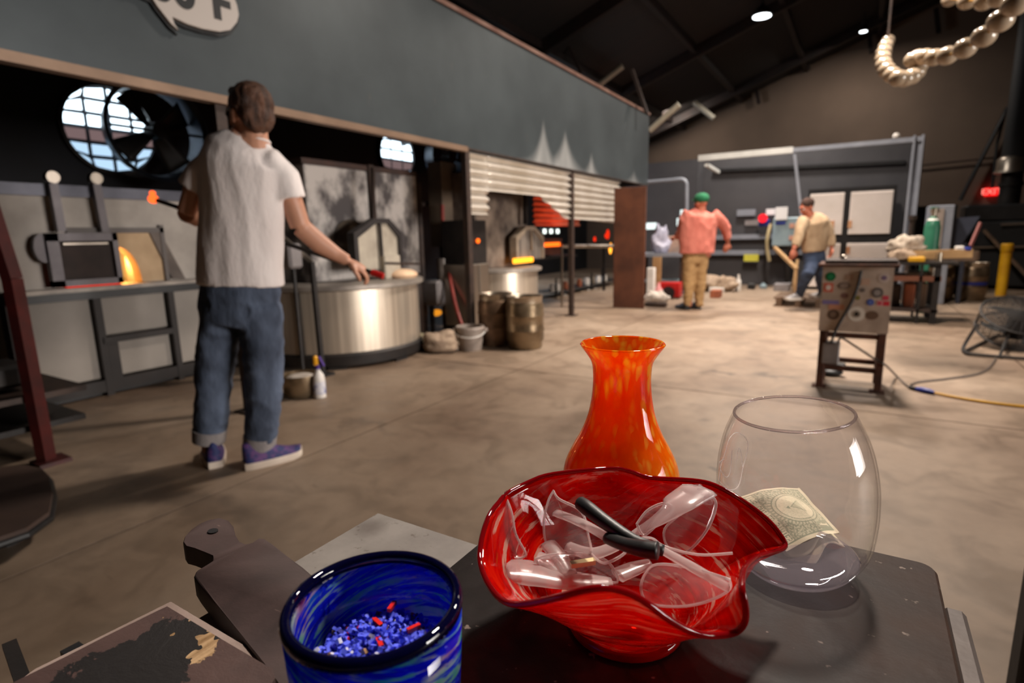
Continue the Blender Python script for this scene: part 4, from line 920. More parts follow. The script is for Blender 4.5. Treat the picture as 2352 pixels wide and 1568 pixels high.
def face_parts(o, L, s, eye=True, iris=rgb(70, 50, 40)):
    if eye:
        for sg in (-1, 1):
            b = MB(); b.ell(L(sg*.031, .078, .004), (.012*s,)*3, 12); b.build('eye', pm('eye_white', rgb(220, 214, 206), None, 5, .3) if 'eye_white' not in bpy.data.materials else bpy.data.materials['eye_white'], o)
    b = MB(); b.tube([L(-.022, .094, -.058), L(0, .101, -.057), L(.022, .094, -.058)], .004*s, 8); b.build('lips', pm('lip', rgb(150, 80, 70), None, 5, .5) if 'lip' not in bpy.data.materials else bpy.data.materials['lip'], o)
def hand(mb, w, d, n, s=1.0, curl=.7, thumb=1):
    d = Vector(d).normalized(); n = Vector(n); n = (n-d*n.dot(d)).normalized(); sd = d.cross(n)*thumb
    w = Vector(w)
    mb.tube([w, w+d*.03*s, w+d*.07*s, w+d*.095*s], [.026*s, .036*s, .042*s, .036*s], 12, flat=.5, up=sd)
    for k, (off, ln, r) in enumerate(((.030, .075, .0095), (.010, .083, .010), (-.010, .077, .0095), (-.029, .060, .0085))):
        p = w+d*(.088-.004*abs(k-1))*s+sd*off*s; pts = [p-d*.02*s, p]; a = curl*.5
        for f in (.45, .30, .25):
            p = p+(d*math.cos(a)+n*math.sin(a))*ln*f*s; pts.append(p); a += curl*.75
        mb.tube(pts, [r*s, r*s, r*.95*s, r*.88*s, r*.7*s], 8)
    p = w+d*.03*s+sd*.028*s; q1 = p+(d*.6+sd*.75+n*.25)*.04*s; q2 = q1+(d*.85+sd*.1+n*.45)*.032*s; q3 = q2+(d*.7-sd*.25+n*.6)*.024*s
    mb.tube([p, q1, q2, q3], [.015*s, .0125*s, .011*s, .008*s], 8)
def shoe(o, heel, d, L, wd, upm, solem, hh=.095, nm='shoe', sole_h=.035):
    d = Vector((d[0], d[1], 0)).normalized(); sd = Vector((d.y, -d.x, 0)); heel = Vector((heel[0], heel[1], heel[2]))
    def hw(t): return wd/2*(.68+.45*math.sin(min(1, t*1.15+.05)*PI*.62)) * (1 if t < .82 else math.sqrt(max(0, 1-((t-.82)/.18)**2))*.95+.05) * (1 if t > .08 else .75+.25*t/.08)
    b = MB(); N = 16; vs = []; fs = []
    for i in range(N+1):
        t = i/N; w_ = hw(t); lift = .018*max(0, (t-.75)/.25)**2
        for (a, z) in ((-1, lift), (1, lift), (1.06, sole_h*.6+lift), (1.0, sole_h+lift*.6), (-1.0, sole_h+lift*.6), (-1.06, sole_h*.6+lift)): vs.append(heel+d*L*t+sd*w_*a+Vector((0, 0, z)))
    for i in range(N):
        for k in range(6): fs.append((i*6+k, i*6+(k+1) % 6, (i+1)*6+(k+1) % 6, (i+1)*6+k))
    fs += [tuple(range(6)), tuple(N*6+k for k in range(6))]
    b.add(vs, fs); root = b.build(nm, solem, o, 50)
    b = MB(); vs = []; fs = []; M_ = 12
    for i in range(N+1):
        t = i/N; w_ = hw(t)*.94; top = hh*(1.05 if t < .12 else (1.05-.15*(t-.12)/.2 if t < .32 else max(.0, .9-.62*((t-.32)/.6)**.9)))
        lift = .018*max(0, (t-.75)/.25)**2
        for k in range(M_+1):
            a = PI*k/M_; x = math.cos(a); z = math.sin(a)**.7
            vs.append(heel+d*(L*(.02+.96*t))+sd*w_*x*(1-.25*z)+Vector((0, 0, sole_h*.9+lift+z*max(top-sole_h*.5, .004))))
    for i in range(N):
        for k in range(M_): fs.append((i*(M_+1)+k, i*(M_+1)+k+1, (i+1)*(M_+1)+k+1, (i+1)*(M_+1)+k))
    fs += [tuple(range(M_+1)), tuple(N*(M_+1)+k for k in range(M_+1))]
    b.add(vs, fs); b.build('shoe_upper', upm, root, True); return root
SIDE = HR
# --- main man
hm = hdepth(Z(545, 1062)); KM = hm/1288
def P(px, py, o=0): return H(px, py, hm+o)
def trow(mb, rows, flat, k, Pf, up=SIDE, n=24, o=0):
    mb.tube([Pf(r[0], r[1], o if len(r) < 4 else r[3]) for r in rows], [r[2]*k for r in rows], n, flat=flat, up=up)
base = P(545, 1062); base.z = 0
man = thing('person', base, 'person in white t-shirt and rolled blue jeans holding a long blowpipe, seen from behind', 'person')
mb = MB()
fw = -HR*.80+HH*.60
Lh, Rh = head(mb, P(573, 262, 0), fw, (0, 0, 1), 1.04)
mb.tube([P(582, 285), P(584, 315), P(586, 345)], [.060, .062, .075], 16)
trow(mb, [(585, 335, 60), (556, 372, 66), (556, 440, 78), (554, 540, 78), (553, 640, 78), (552, 700, 76)], .56, KM, P)
# arms
mb.tube([P(520, 366), P(484, 376), P(448, 430, .02), P(428, 490, .03)], [.04, .042, .048, .043], 16)
mb.tube([P(428, 490, .03), P(452, 502, .16), P(486, 500, .26)], [.043, .041, .028], 16)
hand(mb, P(484, 500, .26), P(540, 508, .30)-P(484, 500, .26), Vector((0, 0, -1)), 1.0, .9, 1)
mb.tube([P(600, 366), P(630, 378), P(662, 440, .02), P(690, 520, .05)], [.04, .044, .054, .048], 16)
mb.tube([P(690, 520, .05), P(735, 560, .09), P(775, 586, .12), P(798, 598, .13)], [.048, .049, .036, .030], 16, flat=.85)
hand(mb, P(796, 597, .13), P(858, 634, .18)-P(796, 597, .13), (HR*-.35+Vector((0, 0, -1))+HH*.2), 1.08, .85, -1)
mb.tube([P(520, 690), P(498, 800), P(488, 900), P(483, 1035)], [.08, .065, .055, .042], 14); mb.tube([P(585, 690), P(603, 800), P(606, 920), P(597, 1050)], [.08, .065, .055, .042], 14)
body('body', mb, MT['skin'], man, .0065, 2)
b = MB()
hb2 = MB(); hb2.ell(Lh(0, -.022, .038), (.093, .112, .100), 26, Rh); hb2.ell(Lh(0, -.062, -.012), (.080, .068, .078), 22, Rh); hb2.ell(Lh(0, .05, .098), (.06, .045, .030), 16, Rh); hb2.ell(Lh(.0, -.08, -.05), (.06, .04, .045), 16, Rh)
body('hair', hb2, MT['hair'], man, .008, 1, .006, (22, 22, 12), 3)
face_parts(man, Lh, 1.04, eye=False)
b = MB(); 
for sg in (-1, 1): b.ell(Lh(sg*.034, .094, .006), (.028, .010, .020), 16, Rh); b.tube([Lh(sg*.06, .09, .010), Lh(sg*.082, .04, .012), Lh(sg*.084, -.01, .008)], .0035, 8)
b.build('sunglasses', MT['black'], man)
sh_ = MB()
trow(sh_, [(587, 317, 36), (585, 323, 42), (576, 337, 66), (564, 354, 85), (558, 380, 98), (558, 430, 96), (555, 520, 93), (552, 600, 96), (553, 640, 98), (554, 656, 98)], .60, KM, P, n=32)
sh_.tube([P(545, 380), P(490, 374), P(458, 398, .01), P(443, 432, .02)], [.06, .064, .064, .070], 20)
sh_.tube([P(580, 380), P(628, 374), P(654, 406, .01), P(666, 458, .02)], [.06, .066, .070, .076], 20)
sh_.tube([P(470, 378), P(556, 372), P(640, 378)], [.058, .07, .060], 20)
body('t_shirt', sh_, MT['tee'], man, .009, 8, .0045, (7, 7, 1.5), 1)
b = MB(); nk = [P(586, 326)+HR*math.cos(a)*.064+HH*math.sin(a)*.056+Vector((0, 0, -.008*math.sin(a))) for a in [2*PI*k/24 for k in range(24)]]; b.tube(nk, .006, 8, closed=True); b.build('neck_band', MT['tee'], man)
jn = MB()
trow(jn, [(552, 628, 84), (552, 668, 90), (550, 720, 92), (548, 745, 86)], .62, KM, P, n=28)
jn.tube([P(508, 700), P(500, 780), P(492, 860), P(488, 930), P(482, 996)], [x*KM for x in (47, 45, 41, 38, 36)], 24, flat=1.05, up=SIDE)
jn.tube([P(597, 700), P(602, 780), P(606, 860), P(606, 940), P(598, 1008)], [x*KM for x in (49, 47, 43, 39, 36)], 24, flat=1.05, up=SIDE)
body('jeans', jn, MT['denim'], man, .009, 2, .010, (5, 5, 5.5), 4)
cm = fabric('denim_cuff', rgb(150, 142, 140), rgb(130, 124, 124), 20)
for (x0_, y0_, x1_, y1_, r) in ((482, 985, 480, 1012, 37), (598, 1000, 595, 1030, 37)):
    b = MB(); b.tube([P(x0_, y0_), P(x1_, y1_)], [r*KM*1.03, r*KM*.98], 24, up=SIDE, flat=1.02); b.build('rolled_cuff', cm, man, 50)
um = pm('blue_violet_knit', rgb(34, 42, 92), rgb(92, 56, 108), 26, .7, stops=(.45, .6)); sm_ = pm('cream_sole', rgb(222, 206, 190), rgb(200, 184, 168), 8, .6)
h1_ = Z(500, 1072); shoe(man, h1_-HH*.02, (-HR*.50+HH*.86), .29, .105, um, sm_, .115)
h2_ = Z(560, 1078); shoe(man, h2_, Z(676, 1046)-h2_, .30, .105, um, sm_, .115)
# blowpipe with glowing tip
pa, pb = P(352, 457, .30), P(862, 628, .17)
bp_ = thing('blowpipe', pb, 'long dark blowpipe held across by the man in white t-shirt', 'blowpipe')
dv_ = (pb-pa).normalized()
b = MB(); b.cyl(pa+dv_*.02, pb, .0115, n=12); b.build('tube', MT['blackmetal'], bp_)
b = MB(); b.cyl(pb-dv_*.02, pb+dv_*.045, .017, n=12); b.build('red_cap', MT['red'], bp_)
b = MB(); b.ell(pa, (.026, .026, .024), 16); b.ell(pa+Vector((0, 0, .03))-HR*.0, (.016, .016, .014), 12); b.build('hot_glass', emis('hot_glass_gather', (1, .12, .02, 1), 2.2), bp_)

# --- man in salmon jacket
def shader_p(hd):
    return (lambda px, py, o=0: H(px, py, hd+o))
hq_ = hdepth(Z(1590, 710)); Q = shader_p(hq_); K2 = hq_/1288
b0 = Q(1590, 710); b0.z = 0
p2 = thing('person', b0, 'person in salmon jacket, tan trousers and green cap walking away', 'person')
mb = MB(); L2, R2 = head(mb, Q(1610, 466), -HR*.5+HH*.85, (0, 0, 1), .98)
mb.tube([Q(1611, 475), Q(1610, 496)], [.062, .07], 12)
trow(mb, [(1608, 495, 34), (1606, 530, 32), (1602, 590, 30)], .55, K2, Q, n=16)
mb.tube([Q(1648, 500), Q(1668, 528, .05), Q(1672, 556, .1)], [.05, .045, .03], 12); hand(mb, Q(1672, 556, .1), -HR*.25+Vector((0, 0, -1)), HH, 1.1, .8, 1)
mb.tube([Q(1572, 500), Q(1564, 530, .2), Q(1556, 545, .4)], [.05, .045, .03], 12); hand(mb, Q(1556, 545, .4), HH*.9-HR*.3, Vector((0, 0, -1)), 1.1, .8, -1)
for x0, x1, x2 in ((1592, 1583, 1582), (1604, 1607, 1604)): mb.tube([Q(x0, 590), Q(x1, 640), Q(x2, 704)], [.07, .055, .045], 10)
body('body', mb, MT['skin2'], p2, .010, 2)
face_parts(p2, L2, .98)
jk = MB(); sal = fabric('salmon_fleece', rgb(214, 128, 112), rgb(190, 104, 90), 6, .95, .3)
trow(jk, [(1610, 482, 15), (1608, 488, 26), (1608, 498, 40), (1604, 520, 41), (1601, 550, 41), (1600, 582, 39)], .62, K2, Q, n=28)
jk.tube([Q(1636, 492), Q(1652, 504), Q(1666, 524, .04), Q(1671, 548, .08)], [.11, .09, .075, .062], 16)
jk.tube([Q(1584, 492), Q(1573, 504), Q(1566, 530, .16), Q(1558, 543, .33)], [.11, .09, .075, .062], 16)
body('jacket', jk, sal, p2, .014, 2, .012, (5, 5, 2.5), 2)
tr = MB(); trow(tr, [(1598, 572, 30), (1597, 594, 30), (1596, 606, 27)], .62, K2, Q, n=20)
tr.tube([Q(1584, 600), Q(1581, 640), Q(1580, 680), Q(1580, 702)], [x*K2 for x in (16, 13.5, 11, 10.5)], 16); tr.tube([Q(1610, 600), Q(1609, 640), Q(1606, 680), Q(1605, 703)], [x*K2 for x in (16, 13.5, 11, 10.5)], 16)
body('trousers', tr, fabric('tan_canvas', rgb(178, 142, 96), rgb(150, 116, 76), 7), p2, .014, 2, .012, (5, 5, 5), 8)
ht = MB(); ht.ell(L2(0, -.01, .062), (.098, .118, .085), 22, R2); ht.ell(L2(0, .11, .05), (.06, .06, .010), 16, R2)
body('cap', ht, fabric('green_cap', rgb(32, 110, 72), rgb(24, 88, 58), 12), p2, .009, 1)
for x, y in ((1578, 706), (1603, 710)):
    h_ = Q(x, y); h_.z = 0; shoe(p2, h_-HH*.05, (-HR*.3+HH), .29, .11, MT['black'], MT['rubber'], .11)
# --- man in tan sweater, stepping on the pallet
hq3 = hdepth(Z(1845, 688, .14)); Q3 = shader_p(hq3); K3 = hq3/1288
b0 = Q3(1858, 690); b0.z = .14
p3_ = thing('person', b0, 'person in tan sweater and jeans stepping down from the wooden pallet', 'person')
mb = MB(); L3, R3 = head(mb, Q3(1853, 476), -HR*.85-HH*.2+Vector((0, 0, -.38)), (0, 0, 1), .98)
mb.tube([Q3(1855, 485), Q3(1862, 502)], [.06, .068], 12)
trow(mb, [(1866, 502, 28), (1868, 540, 26), (1870, 590, 20)], .6, K3, Q3, n=16)
mb.tube([Q3(1868, 590), Q3(1856, 630, -.2), Q3(1843, 655, -.1), Q3(1834, 684, .05)], [.08, .06, .05, .04], 10); mb.tube([Q3(1876, 590), Q3(1886, 635, .1), Q3(1889, 660, .25), Q3(1891, 682, .35)], [.08, .06, .05, .04], 10)
mb.tube([Q3(1840, 515, -.1), Q3(1832, 545, -.15), Q3(1824, 572, -.2)], [.05, .042, .03], 12); hand(mb, Q3(1824, 572, -.2), -HR*.2+Vector((0, 0, -1)), HH, 1.1, .8, 1)
mb.tube([Q3(1896, 515), Q3(1908, 545), Q3(1910, 568, -.05)], [.05, .042, .03], 12); hand(mb, Q3(1910, 568, -.05), Vector((0, 0, -1)), -HR, 1.1, .8, -1)
body('body', mb, MT['skin2'], p3_, .010, 2); face_parts(p3_, L3, .98)
hr_ = MB(); hr_.ell(L3(0, -.025, .045), (.086, .10, .085), 20, R3); body('hair', hr_, MT['hair2'], p3_, .01, 1, .004, (20, 20, 20))
sw = MB(); tan = fabric('tan_knit', rgb(184, 158, 128), rgb(156, 130, 102), 7, .95, .3)
trow(sw, [(1860, 494, 13), (1864, 500, 24), (1868, 512, 35), (1870, 545, 30), (1870, 578, 27)], .68, K3, Q3, n=26)
sw.tube([Q3(1848, 506, -.05), Q3(1840, 520, -.1), Q3(1834, 544, -.15), Q3(1827, 566, -.19)], [.09, .08, .068, .052], 16)
sw.tube([Q3(1886, 506), Q3(1898, 520), Q3(1908, 544), Q3(1910, 566, -.04)], [.09, .08, .068, .052], 16)
body('sweater', sw, tan, p3_, .014, 2, .010, (5, 5, 3), 5)
tj = MB(); trow(tj, [(1869, 572, 24), (1870, 590, 25), (1870, 602, 24)], .7, K3, Q3, n=18)
tj.tube([Q3(1866, 595), Q3(1856, 630, -.2), Q3(1843, 655, -.1), Q3(1834, 682, .05)], [x*K3 for x in (17, 14, 11, 9)], 14)
tj.tube([Q3(1878, 595), Q3(1886, 635, .1), Q3(1889, 660, .25), Q3(1891, 680, .35)], [x*K3 for x in (17, 14, 11, 9)], 14)
body('jeans', tj, fabric('dark_denim', rgb(60, 74, 100), rgb(44, 54, 76), 7), p3_, .014, 2, .01, (5, 5, 5), 6)
for (x, y, o_) in ((1834, 686, .0), (1890, 686, .3)):
    h_ = Q3(x, y, o_); h_.z = .14; shoe(p3_, h_+HR*.06, (-HR*.9-HH*.1), .28, .1, MT['greybox'], MT['white'], .10)
# ---------------------------------------------------------------- sticker-covered stand
ca = Z(1873, 888); cb2 = V(2026, 892, ca.y)
cx_ = (cb2-ca); cx_.z = 0; cw_ = cx_.length; cx_.normalize(); cy_ = Vector((-cx_.y, cx_.x, 0)); CO = (ca+cb2)/2; CO.z = 0
def C3(px, py, off=0):
    d = ray(px, py); n = cy_; t = (CO + n*off - CAM).dot(n)/d.dot(n); p = CAM+d*t; q = p-CO; return q.dot(cx_), q.z
CM = Matrix(((cx_.x, cy_.x, 0, CO.x), (cx_.y, cy_.y, 0, CO.y), (0, 0, 1, CO.z), (0, 0, 0, 1)))
st = thing('tool_stand', CO, 'steel stand covered in round stickers on rusty legs', 'stand')
DP = .34
xl = C3(1876, 830)[0]; xr = C3(2028, 830)[0]; xl0 = C3(1884, 700)[0]; xr0 = C3(2046, 700)[0]; ztp = C3(1960, 612)[1]; zpb = C3(1950, 762)[1]; zcb = C3(1950, 842)[1]
X0, X1 = min(xl, xl0), max(xr, xr0)
for x in (X0+.01, X1-.05):
    for y in (0, DP-.04):
        b = MB(CM); b.bx(x, x+.045, y, y+.045, .0, ztp, .003); b.build('leg', MT['rustframe'], st, 0)
for z_ in (zcb, zpb-.01):
    for y in (.005, DP-.035):
        b = MB(CM); b.bx(X0+.05, X1-.05, y, y+.03, z_-.035, z_); b.build('cross_bar', MT['rustframe'], st, 0)
for x in (X0+.015, X1-.045):
    b = MB(CM); b.bx(x, x+.03, .045, DP-.04, zcb-.035, zcb); b.build('cross_bar', MT['rustframe'], st, 0)
    b = MB(CM); b.bx(x-.03, x+.06, -.01, .07, 0, .012); b.build('foot', MT['rustframe'], st, 0)
MT['stickplate'] = pm('scuffed_steel_plate', rgb(204, 186, 172), rgb(168, 150, 136), 5, .5, .2)
b = MB(CM); b.bx(X0, X1, -.012, 0, zpb, ztp); b.build('front_plate', MT['stickplate'], st, 0)
for x in (X0, X1-.01):
    b = MB(CM); b.bx(x, x+.01, 0, DP, zpb, ztp); b.build('side_plate', MT['stickplate'], st, 0)
zt1 = C3(1960, 598)[1]
b = MB(CM); b.bx(X0-.03, X1+.03, -.05, DP+.03, ztp, ztp+.02, .004); b.build('top_plate', MT['rustframe'], st, 0)
b = MB(CM); b.bx(X0+.01, X1+.02, -.03, DP, ztp+.02, ztp+.045, .004); b.build('upper_plate', MT['darkiron'], st, 0)
b = MB(CM); q = C3(1937, 595, .1); b.ell((q[0], .1, ztp+.058), (.02, .02, .02)); b.build('steel_knob', MT['steel'], st)
def sticker(px, py, r, col, ry=None, kind='disc', inner=None):
    x, z = C3(px, py, -.012); k = CO.dot(cy_); s = (C3(px+10, py)[0]-C3(px, py)[0])/10; rx = r*s; rz = (ry or r)*s
    b = MB(CM)
    if kind == 'disc':
        pts = [(x+rx*math.cos(a), -.0135, z+rz*math.sin(a)) for a in [2*PI*i/24 for i in range(24)]]
    else: pts = [(x-rx, -.0135, z-rz), (x+rx, -.0135, z-rz), (x+rx, -.0135, z+rz), (x-rx, -.0135, z+rz)]
    b.prism(pts, (0, .0012, 0)); nm = 'sticker_%02x%02x%02x' % col
    m = bpy.data.materials.get(nm) or pm(nm, rgb(*col), None, 5, .45, 0, 0); o = b.build('sticker', m, st, 0)
    if inner:
        for (shape, ic, f) in inner:
            b = MB(CM); N_ = 10 if shape == 'star' else 20
            pts = [(x+rx*f*(1 if shape != 'star' or i % 2 == 0 else .42)*math.cos(2*PI*i/N_+PI/2), -.0147, z+rz*f*(1 if shape != 'star' or i % 2 == 0 else .42)*math.sin(2*PI*i/N_+PI/2)) for i in range(N_)]
            b.prism(pts, (0, .0012, 0)); nm = 'sticker_%02x%02x%02x' % ic; m = bpy.data.materials.get(nm) or pm(nm, rgb(*ic), None, 5, .45, 0, 0); b.build('emblem', m, o, 0)
sticker(1908, 635, 12, (10, 100, 56), inner=[('disc', (30, 130, 80), .6)])
sticker(1903, 660, 11, (206, 110, 90), 12, 'rect', [('disc', (226, 214, 206), .55)])
sticker(1939, 656, 15, (112, 96, 88), 9, inner=[('disc', (150, 132, 122), .7)])
sticker(1981, 666, 12, (176, 160, 148), 12, 'rect', [('disc', (104, 94, 88), .5)])
sticker(2031, 638, 14, (196, 180, 172), inner=[('disc', (120, 100, 130), .45)])
sticker(2015, 672, 14, (96, 88, 86), inner=[('disc', (150, 142, 138), .55)])
sticker(2034, 684, 7, (204, 60, 84), 6, 'rect'); sticker(2036, 697, 7, (206, 40, 60), 6, 'rect'); sticker(2021, 696, 7, (214, 130, 140), 7, 'rect', [('star', (190, 30, 50), .7)])
sticker(1999, 694, 9, (62, 84, 160), inner=[('disc', (90, 110, 180), .6)])
sticker(1908, 694, 19, (128, 116, 168), 5, 'rect'); sticker(1921, 705, 18, (200, 144, 118), 7, 'rect')
sticker(1970, 684, 6, (120, 112, 50), 6); sticker(1967, 721, 20, (216, 208, 198), inner=[('disc', (150, 138, 126), .5), ('star', (70, 66, 62), .42)])
sticker(1914, 722, 14, (98, 78, 66), inner=[('disc', (130, 108, 94), .5)]); sticker(2003, 724, 15, (104, 80, 64), 12)
sticker(1940, 679, 9, (128, 96, 92), 7); sticker(1988, 647, 10, (190, 158, 138), 9, 'rect'); sticker(1950, 636, 9, (164, 136, 118), 7, 'rect')
# junction box hanging in the stand and its cables
x0_, z0_ = C3(1886, 834); x1_, z1_ = C3(1930, 788)
jb = MB(CM); jb.bx(x0_, x1_, -.01, .10, z0_, z1_, .008); jb.build('junction_box', MT['greybox'], st, 0)
def CP(px, py, off=-.02): x, z = C3(px, py, off); return CM @ Vector((x, off, z))
cbl = MB(); cbl.tube(bez([CP(1978, 622), CP(1972, 650), CP(1958, 690), CP(1935, 730), CP(1918, 762), CP(1909, 788)], 6), .008, 8)
cbl.build('stand_cable', MT['rubber'], st)
b = MB(); q = Z(1905, 868); b.ell(q+Vector((0, .1, .03)), (.09, .07, .03)); b.box(q+Vector((.02, .1, .08)), (.16, .06, .05), None, .01); b.build('foot_pedal', MT['black'], None, label='black foot pedal at the base of the sticker stand', cat='pedal')
q2c = bez([CP(1924, 790), CP(1932, 776), CP(1960, 792), CP(2012, 826), CP(2034, 838, -.03)]+[Z(2058, 862, .02), Z(2084, 886, .008), Z(2104, 892, .008)], 6)
b = MB(); b.tube(q2c, .0075, 8); b.build('power_cable', MT['cable'], None, label='dark cable running from the sticker stand to the blue plug', cat='cable')
b = MB(); b.tube(bez([Z(2288, 822, .01), Z(2270, 846, .008), Z(2238, 860, .008), Z(2170, 870, .008), Z(2110, 877, .008), Z(2092, 884, .008)], 6), .0075, 8)
b.build('power_cable', MT['cable'], None, label='brown cable lying between the floor fan and the blue plug', cat='cable')
pl_ = thing('cable_plug', Z(2120, 896), 'blue cable connector lying on the floor', 'plug')
b = MB(); a, c = Z(2104, 893, .014), Z(2146, 902, .014); b.tube([a, a+(c-a)*.3, a+(c-a)*.7, c], [.014, .022, .022, .012], 12); b.build('connector', MT['blue'], pl_)
b = MB(); b.tube([Z(2088, 889, .012), a], [.010, .016], 10); b.build('black_plug', MT['black'], pl_)
b = MB(); b.tube(bez([c, Z(2190, 911, .01), Z(2250, 921, .01), Z(2352, 933, .01), Z(2500, 940, .01)], 6), .0085, 8); b.build('extension_cord', MT['yellow'], None, label='yellow extension cord running right from the blue connector', cat='cord')
# ---------------------------------------------------------------- floor fan
fq = Z(2218, 806); fh = hdepth(fq)
FC = H(2342, 742, fh+.10); fn = thing('floor_fan', (FC.x, FC.y, 0), 'black round floor fan tipped on tube stand at the right edge', 'fan')
ax_ = (Vector((0, 0, 1))*.86 - HR*.15 - HH*.42).normalized(); R_ = .31
fx, fy, fz = frame_from(ax_, HR)
def ring(c, r, n=40): return [c+fx*r*math.cos(2*PI*k/n)+fy*r*math.sin(2*PI*k/n) for k in range(n)]
b = MB(); b.tube(ring(FC+fz*.09, R_), .010, 6, closed=True); b.tube(ring(FC-fz*.09, R_), .010, 6, closed=True)
for k in range(16):
    for sg in (-1, 1): b.tube(ring(FC+sg*fz*(.09+.03*(1-(k/16)**2)), R_*(k+.6)/16.6), .0036, 5, closed=True)
b.build('cage_rings', MT['blackmetal'], fn)
b = MB()
for k in range(28):
    a = 2*PI*k/28; d_ = fx*math.cos(a)+fy*math.sin(a)
    b.tube([FC+fz*.12+d_*.04, FC+fz*.11+d_*R_*.6, FC+fz*.09+d_*R_, FC-fz*.09+d_*R_, FC-fz*.11+d_*R_*.6, FC-fz*.12+d_*.04], .003, 5)
b.build('cage_spokes', MT['blackmetal'], fn)
for k in range(4):
    a0 = 2*PI*k/4; b = MB()
    b.grid(lambda s, t: FC+(fx*math.cos(a0+(t-.5)*(.5+.6*s))+fy*math.sin(a0+(t-.5)*(.5+.6*s)))*R_*(.16+.76*s)+fz*(t-.5)*.08, 6, 5); b.build('blade', MT['rubber'], fn, solid=.004)
b = MB(); b.cyl(FC-fz*.12, FC+fz*.08, .095, n=18); b.build('motor', MT['blackmetal'], fn)
b = MB(); b.tube([H(2246, 744, fh)] + bez([H(2240, 752, fh), H(2214, 795, fh), Z(2216, 808, .02), Z(2240, 814, .02), Z(2352, 823, .02), Z(2440, 826, .02)], 5), .014, 10)
b.tube([H(2316, 770, fh), Z(2296, 818, .02)], .012, 8); b.tube([Z(2216, 806, .02), Z(2290, 770, .02), Z(2420, 785, .02)], .013, 8); b.build('tube_stand', MT['blackmetal'], fn)
# ---------------------------------------------------------------- right hand workbench and what stands on it
rb0 = Z(2143, 745); bv = rb0.y
rbn = thing('welding_bench', (rb0.x-.5, bv, 0), 'dark steel bench with brown lower shelf behind the sticker stand', 'workbench')
bx0 = V(2040, 600, bv).x-.3; bx1 = rb0.x+.03; zt6 = V(2120, 602, bv).z; zm6 = V(2100, 640, bv).z; zl6 = V(2090, 735, bv).z
b = MB(); b.bx(bx0, bx1+.15, bv-.02, bv+.75, zt6-.03, zt6); b.build('top', MT['blackmetal'], rbn, 0)
b = MB(); b.bx(bx0, bx1, bv, bv+.7, zm6-.03, zm6+.03); b.build('middle_shelf', MT['rust'], rbn, 0)
b = MB(); b.bx(bx0, bx1, bv, bv+.7, .14, .17); b.build('lower_shelf', MT['darkiron'], rbn, 0)
for x in (bx0, V(2105, 700, bv).x, bx1-.07):
    for y in (bv, bv+.65):
        w_ = .03 if x not in (bx0, bx1-.07) else .06
        b = MB(); b.bx(x, x+w_, y, y+w_, 0, zt6-.03); b.build('leg', MT['blackmetal'], rbn, 0)
def onb(px0, px1, py0, dv, dep, mat, name, lab, cat, zbase, bev=.01):
    v = bv+dv; a, c = V(px0, py0, v), V(px1, py0, v); b = MB(); b.bx(a.x, c.x, v, v+dep, zbase, max(a.z, zbase+.02), bev); return b.build(name, mat, None, 0, label=lab, cat=cat)
onb(2087, 2126, 590, .0, .18, MT['yellow'], 'yellow_case', 'small bright yellow case on front of the dark bench', 'case', zt6)
a, c = V(2068, 583, bv+.15), V(2240, 572, bv+.15)
b = MB(); b.bar((a.x, bv+.25, zt6+.07), (c.x, bv+.35, zt6+.09), .10, .07); b.build('timber_plank', MT['wood'], None, 0, label='long pale plank lying along the dark bench', cat='plank')
b = MB(); b.bar((a.x+.1, bv+.5, zt6+.04), (c.x+.1, bv+.6, zt6+.05), .12, .06); b.build('timber_plank', MT['oldwood'], None, 0, label='brown weathered plank behind the pale plank on the bench', cat='plank')
q = V(2076, 570, bv+.35); blob('canvas_roll', (q.x+.02, bv+.42, zt6+.09), (.21, .14, .15), pm('dirty_canvas', rgb(190, 176, 160), rgb(140, 124, 108), 12, .9, 0, .5), 'crumpled white canvas on the left end of the dark bench', 'canvas', 6)
q = V(2060, 590, bv+.1); blob('sand_bag', (q.x+.05, bv+.16, zt6), (.13, .1, .1), MT['beigecloth'], 'small beige bag at the left end of the dark bench', 'bag', 7)
onb(2196, 2216, 565, .3, .12, MT['white'], 'torch_holder', 'small white block at the far right of the bench planks', 'block', zt6+.12)
onb(2216, 2232, 568, .3, .12, MT['blue'], 'blue_block', 'small blue block beside the white one on the planks', 'block', zt6+.12)
b = MB(); b.bar(V(2229, 565, bv+.36), V(2252, 512, bv+.5), .045, .02); b.build('red_strap', pm('faded_red_bar', rgb(126, 66, 60), None, 5, .7), None, 0, label='faded red bar slanting up from the bench end', cat='bar')
onb(2080, 2104, 652, .2, .3, MT['brick'], 'brick_stack', 'orange brick block under the dark bench', 'brick', .17)
onb(2112, 2132, 650, .25, .3, MT['oldwood'], 'wooden_crate', 'brown wooden crate under the right end of the bench', 'crate', .17)
onb(2052, 2072, 655, .25, .3, MT['darkiron'], 'iron_block', 'dark iron block under the bench next to the brick block', 'block', .17)
b = MB(); a, c = V(2082, 624, bv+.1), V(2138, 624, bv+.1); b.bx(a.x, c.x, bv+.05, bv+.4, zm6+.03, zm6+.08, .02); b.build('tool_tray', MT['steel'], None, 0, label='shiny shallow steel tray on the brown shelf', cat='tray')
for px in (2140, 2150):
    q = V(px, 625, bv+.1)
    b = MB(); b.cyl((q.x, bv+.12, zm6-.0+.03) if px == 2140 else (q.x+.02, bv+.2, zt6), (q.x, bv+.12, zm6+.13) if px == 2140 else (q.x+.02, bv+.2, zt6+.1), .035, n=14); b.build('small_tin', MT['kegtop'], None, label='small shiny tin on the right end of the brown shelf' if px == 2140 else 'small shiny tin at the right end of the bench top', cat='tin')
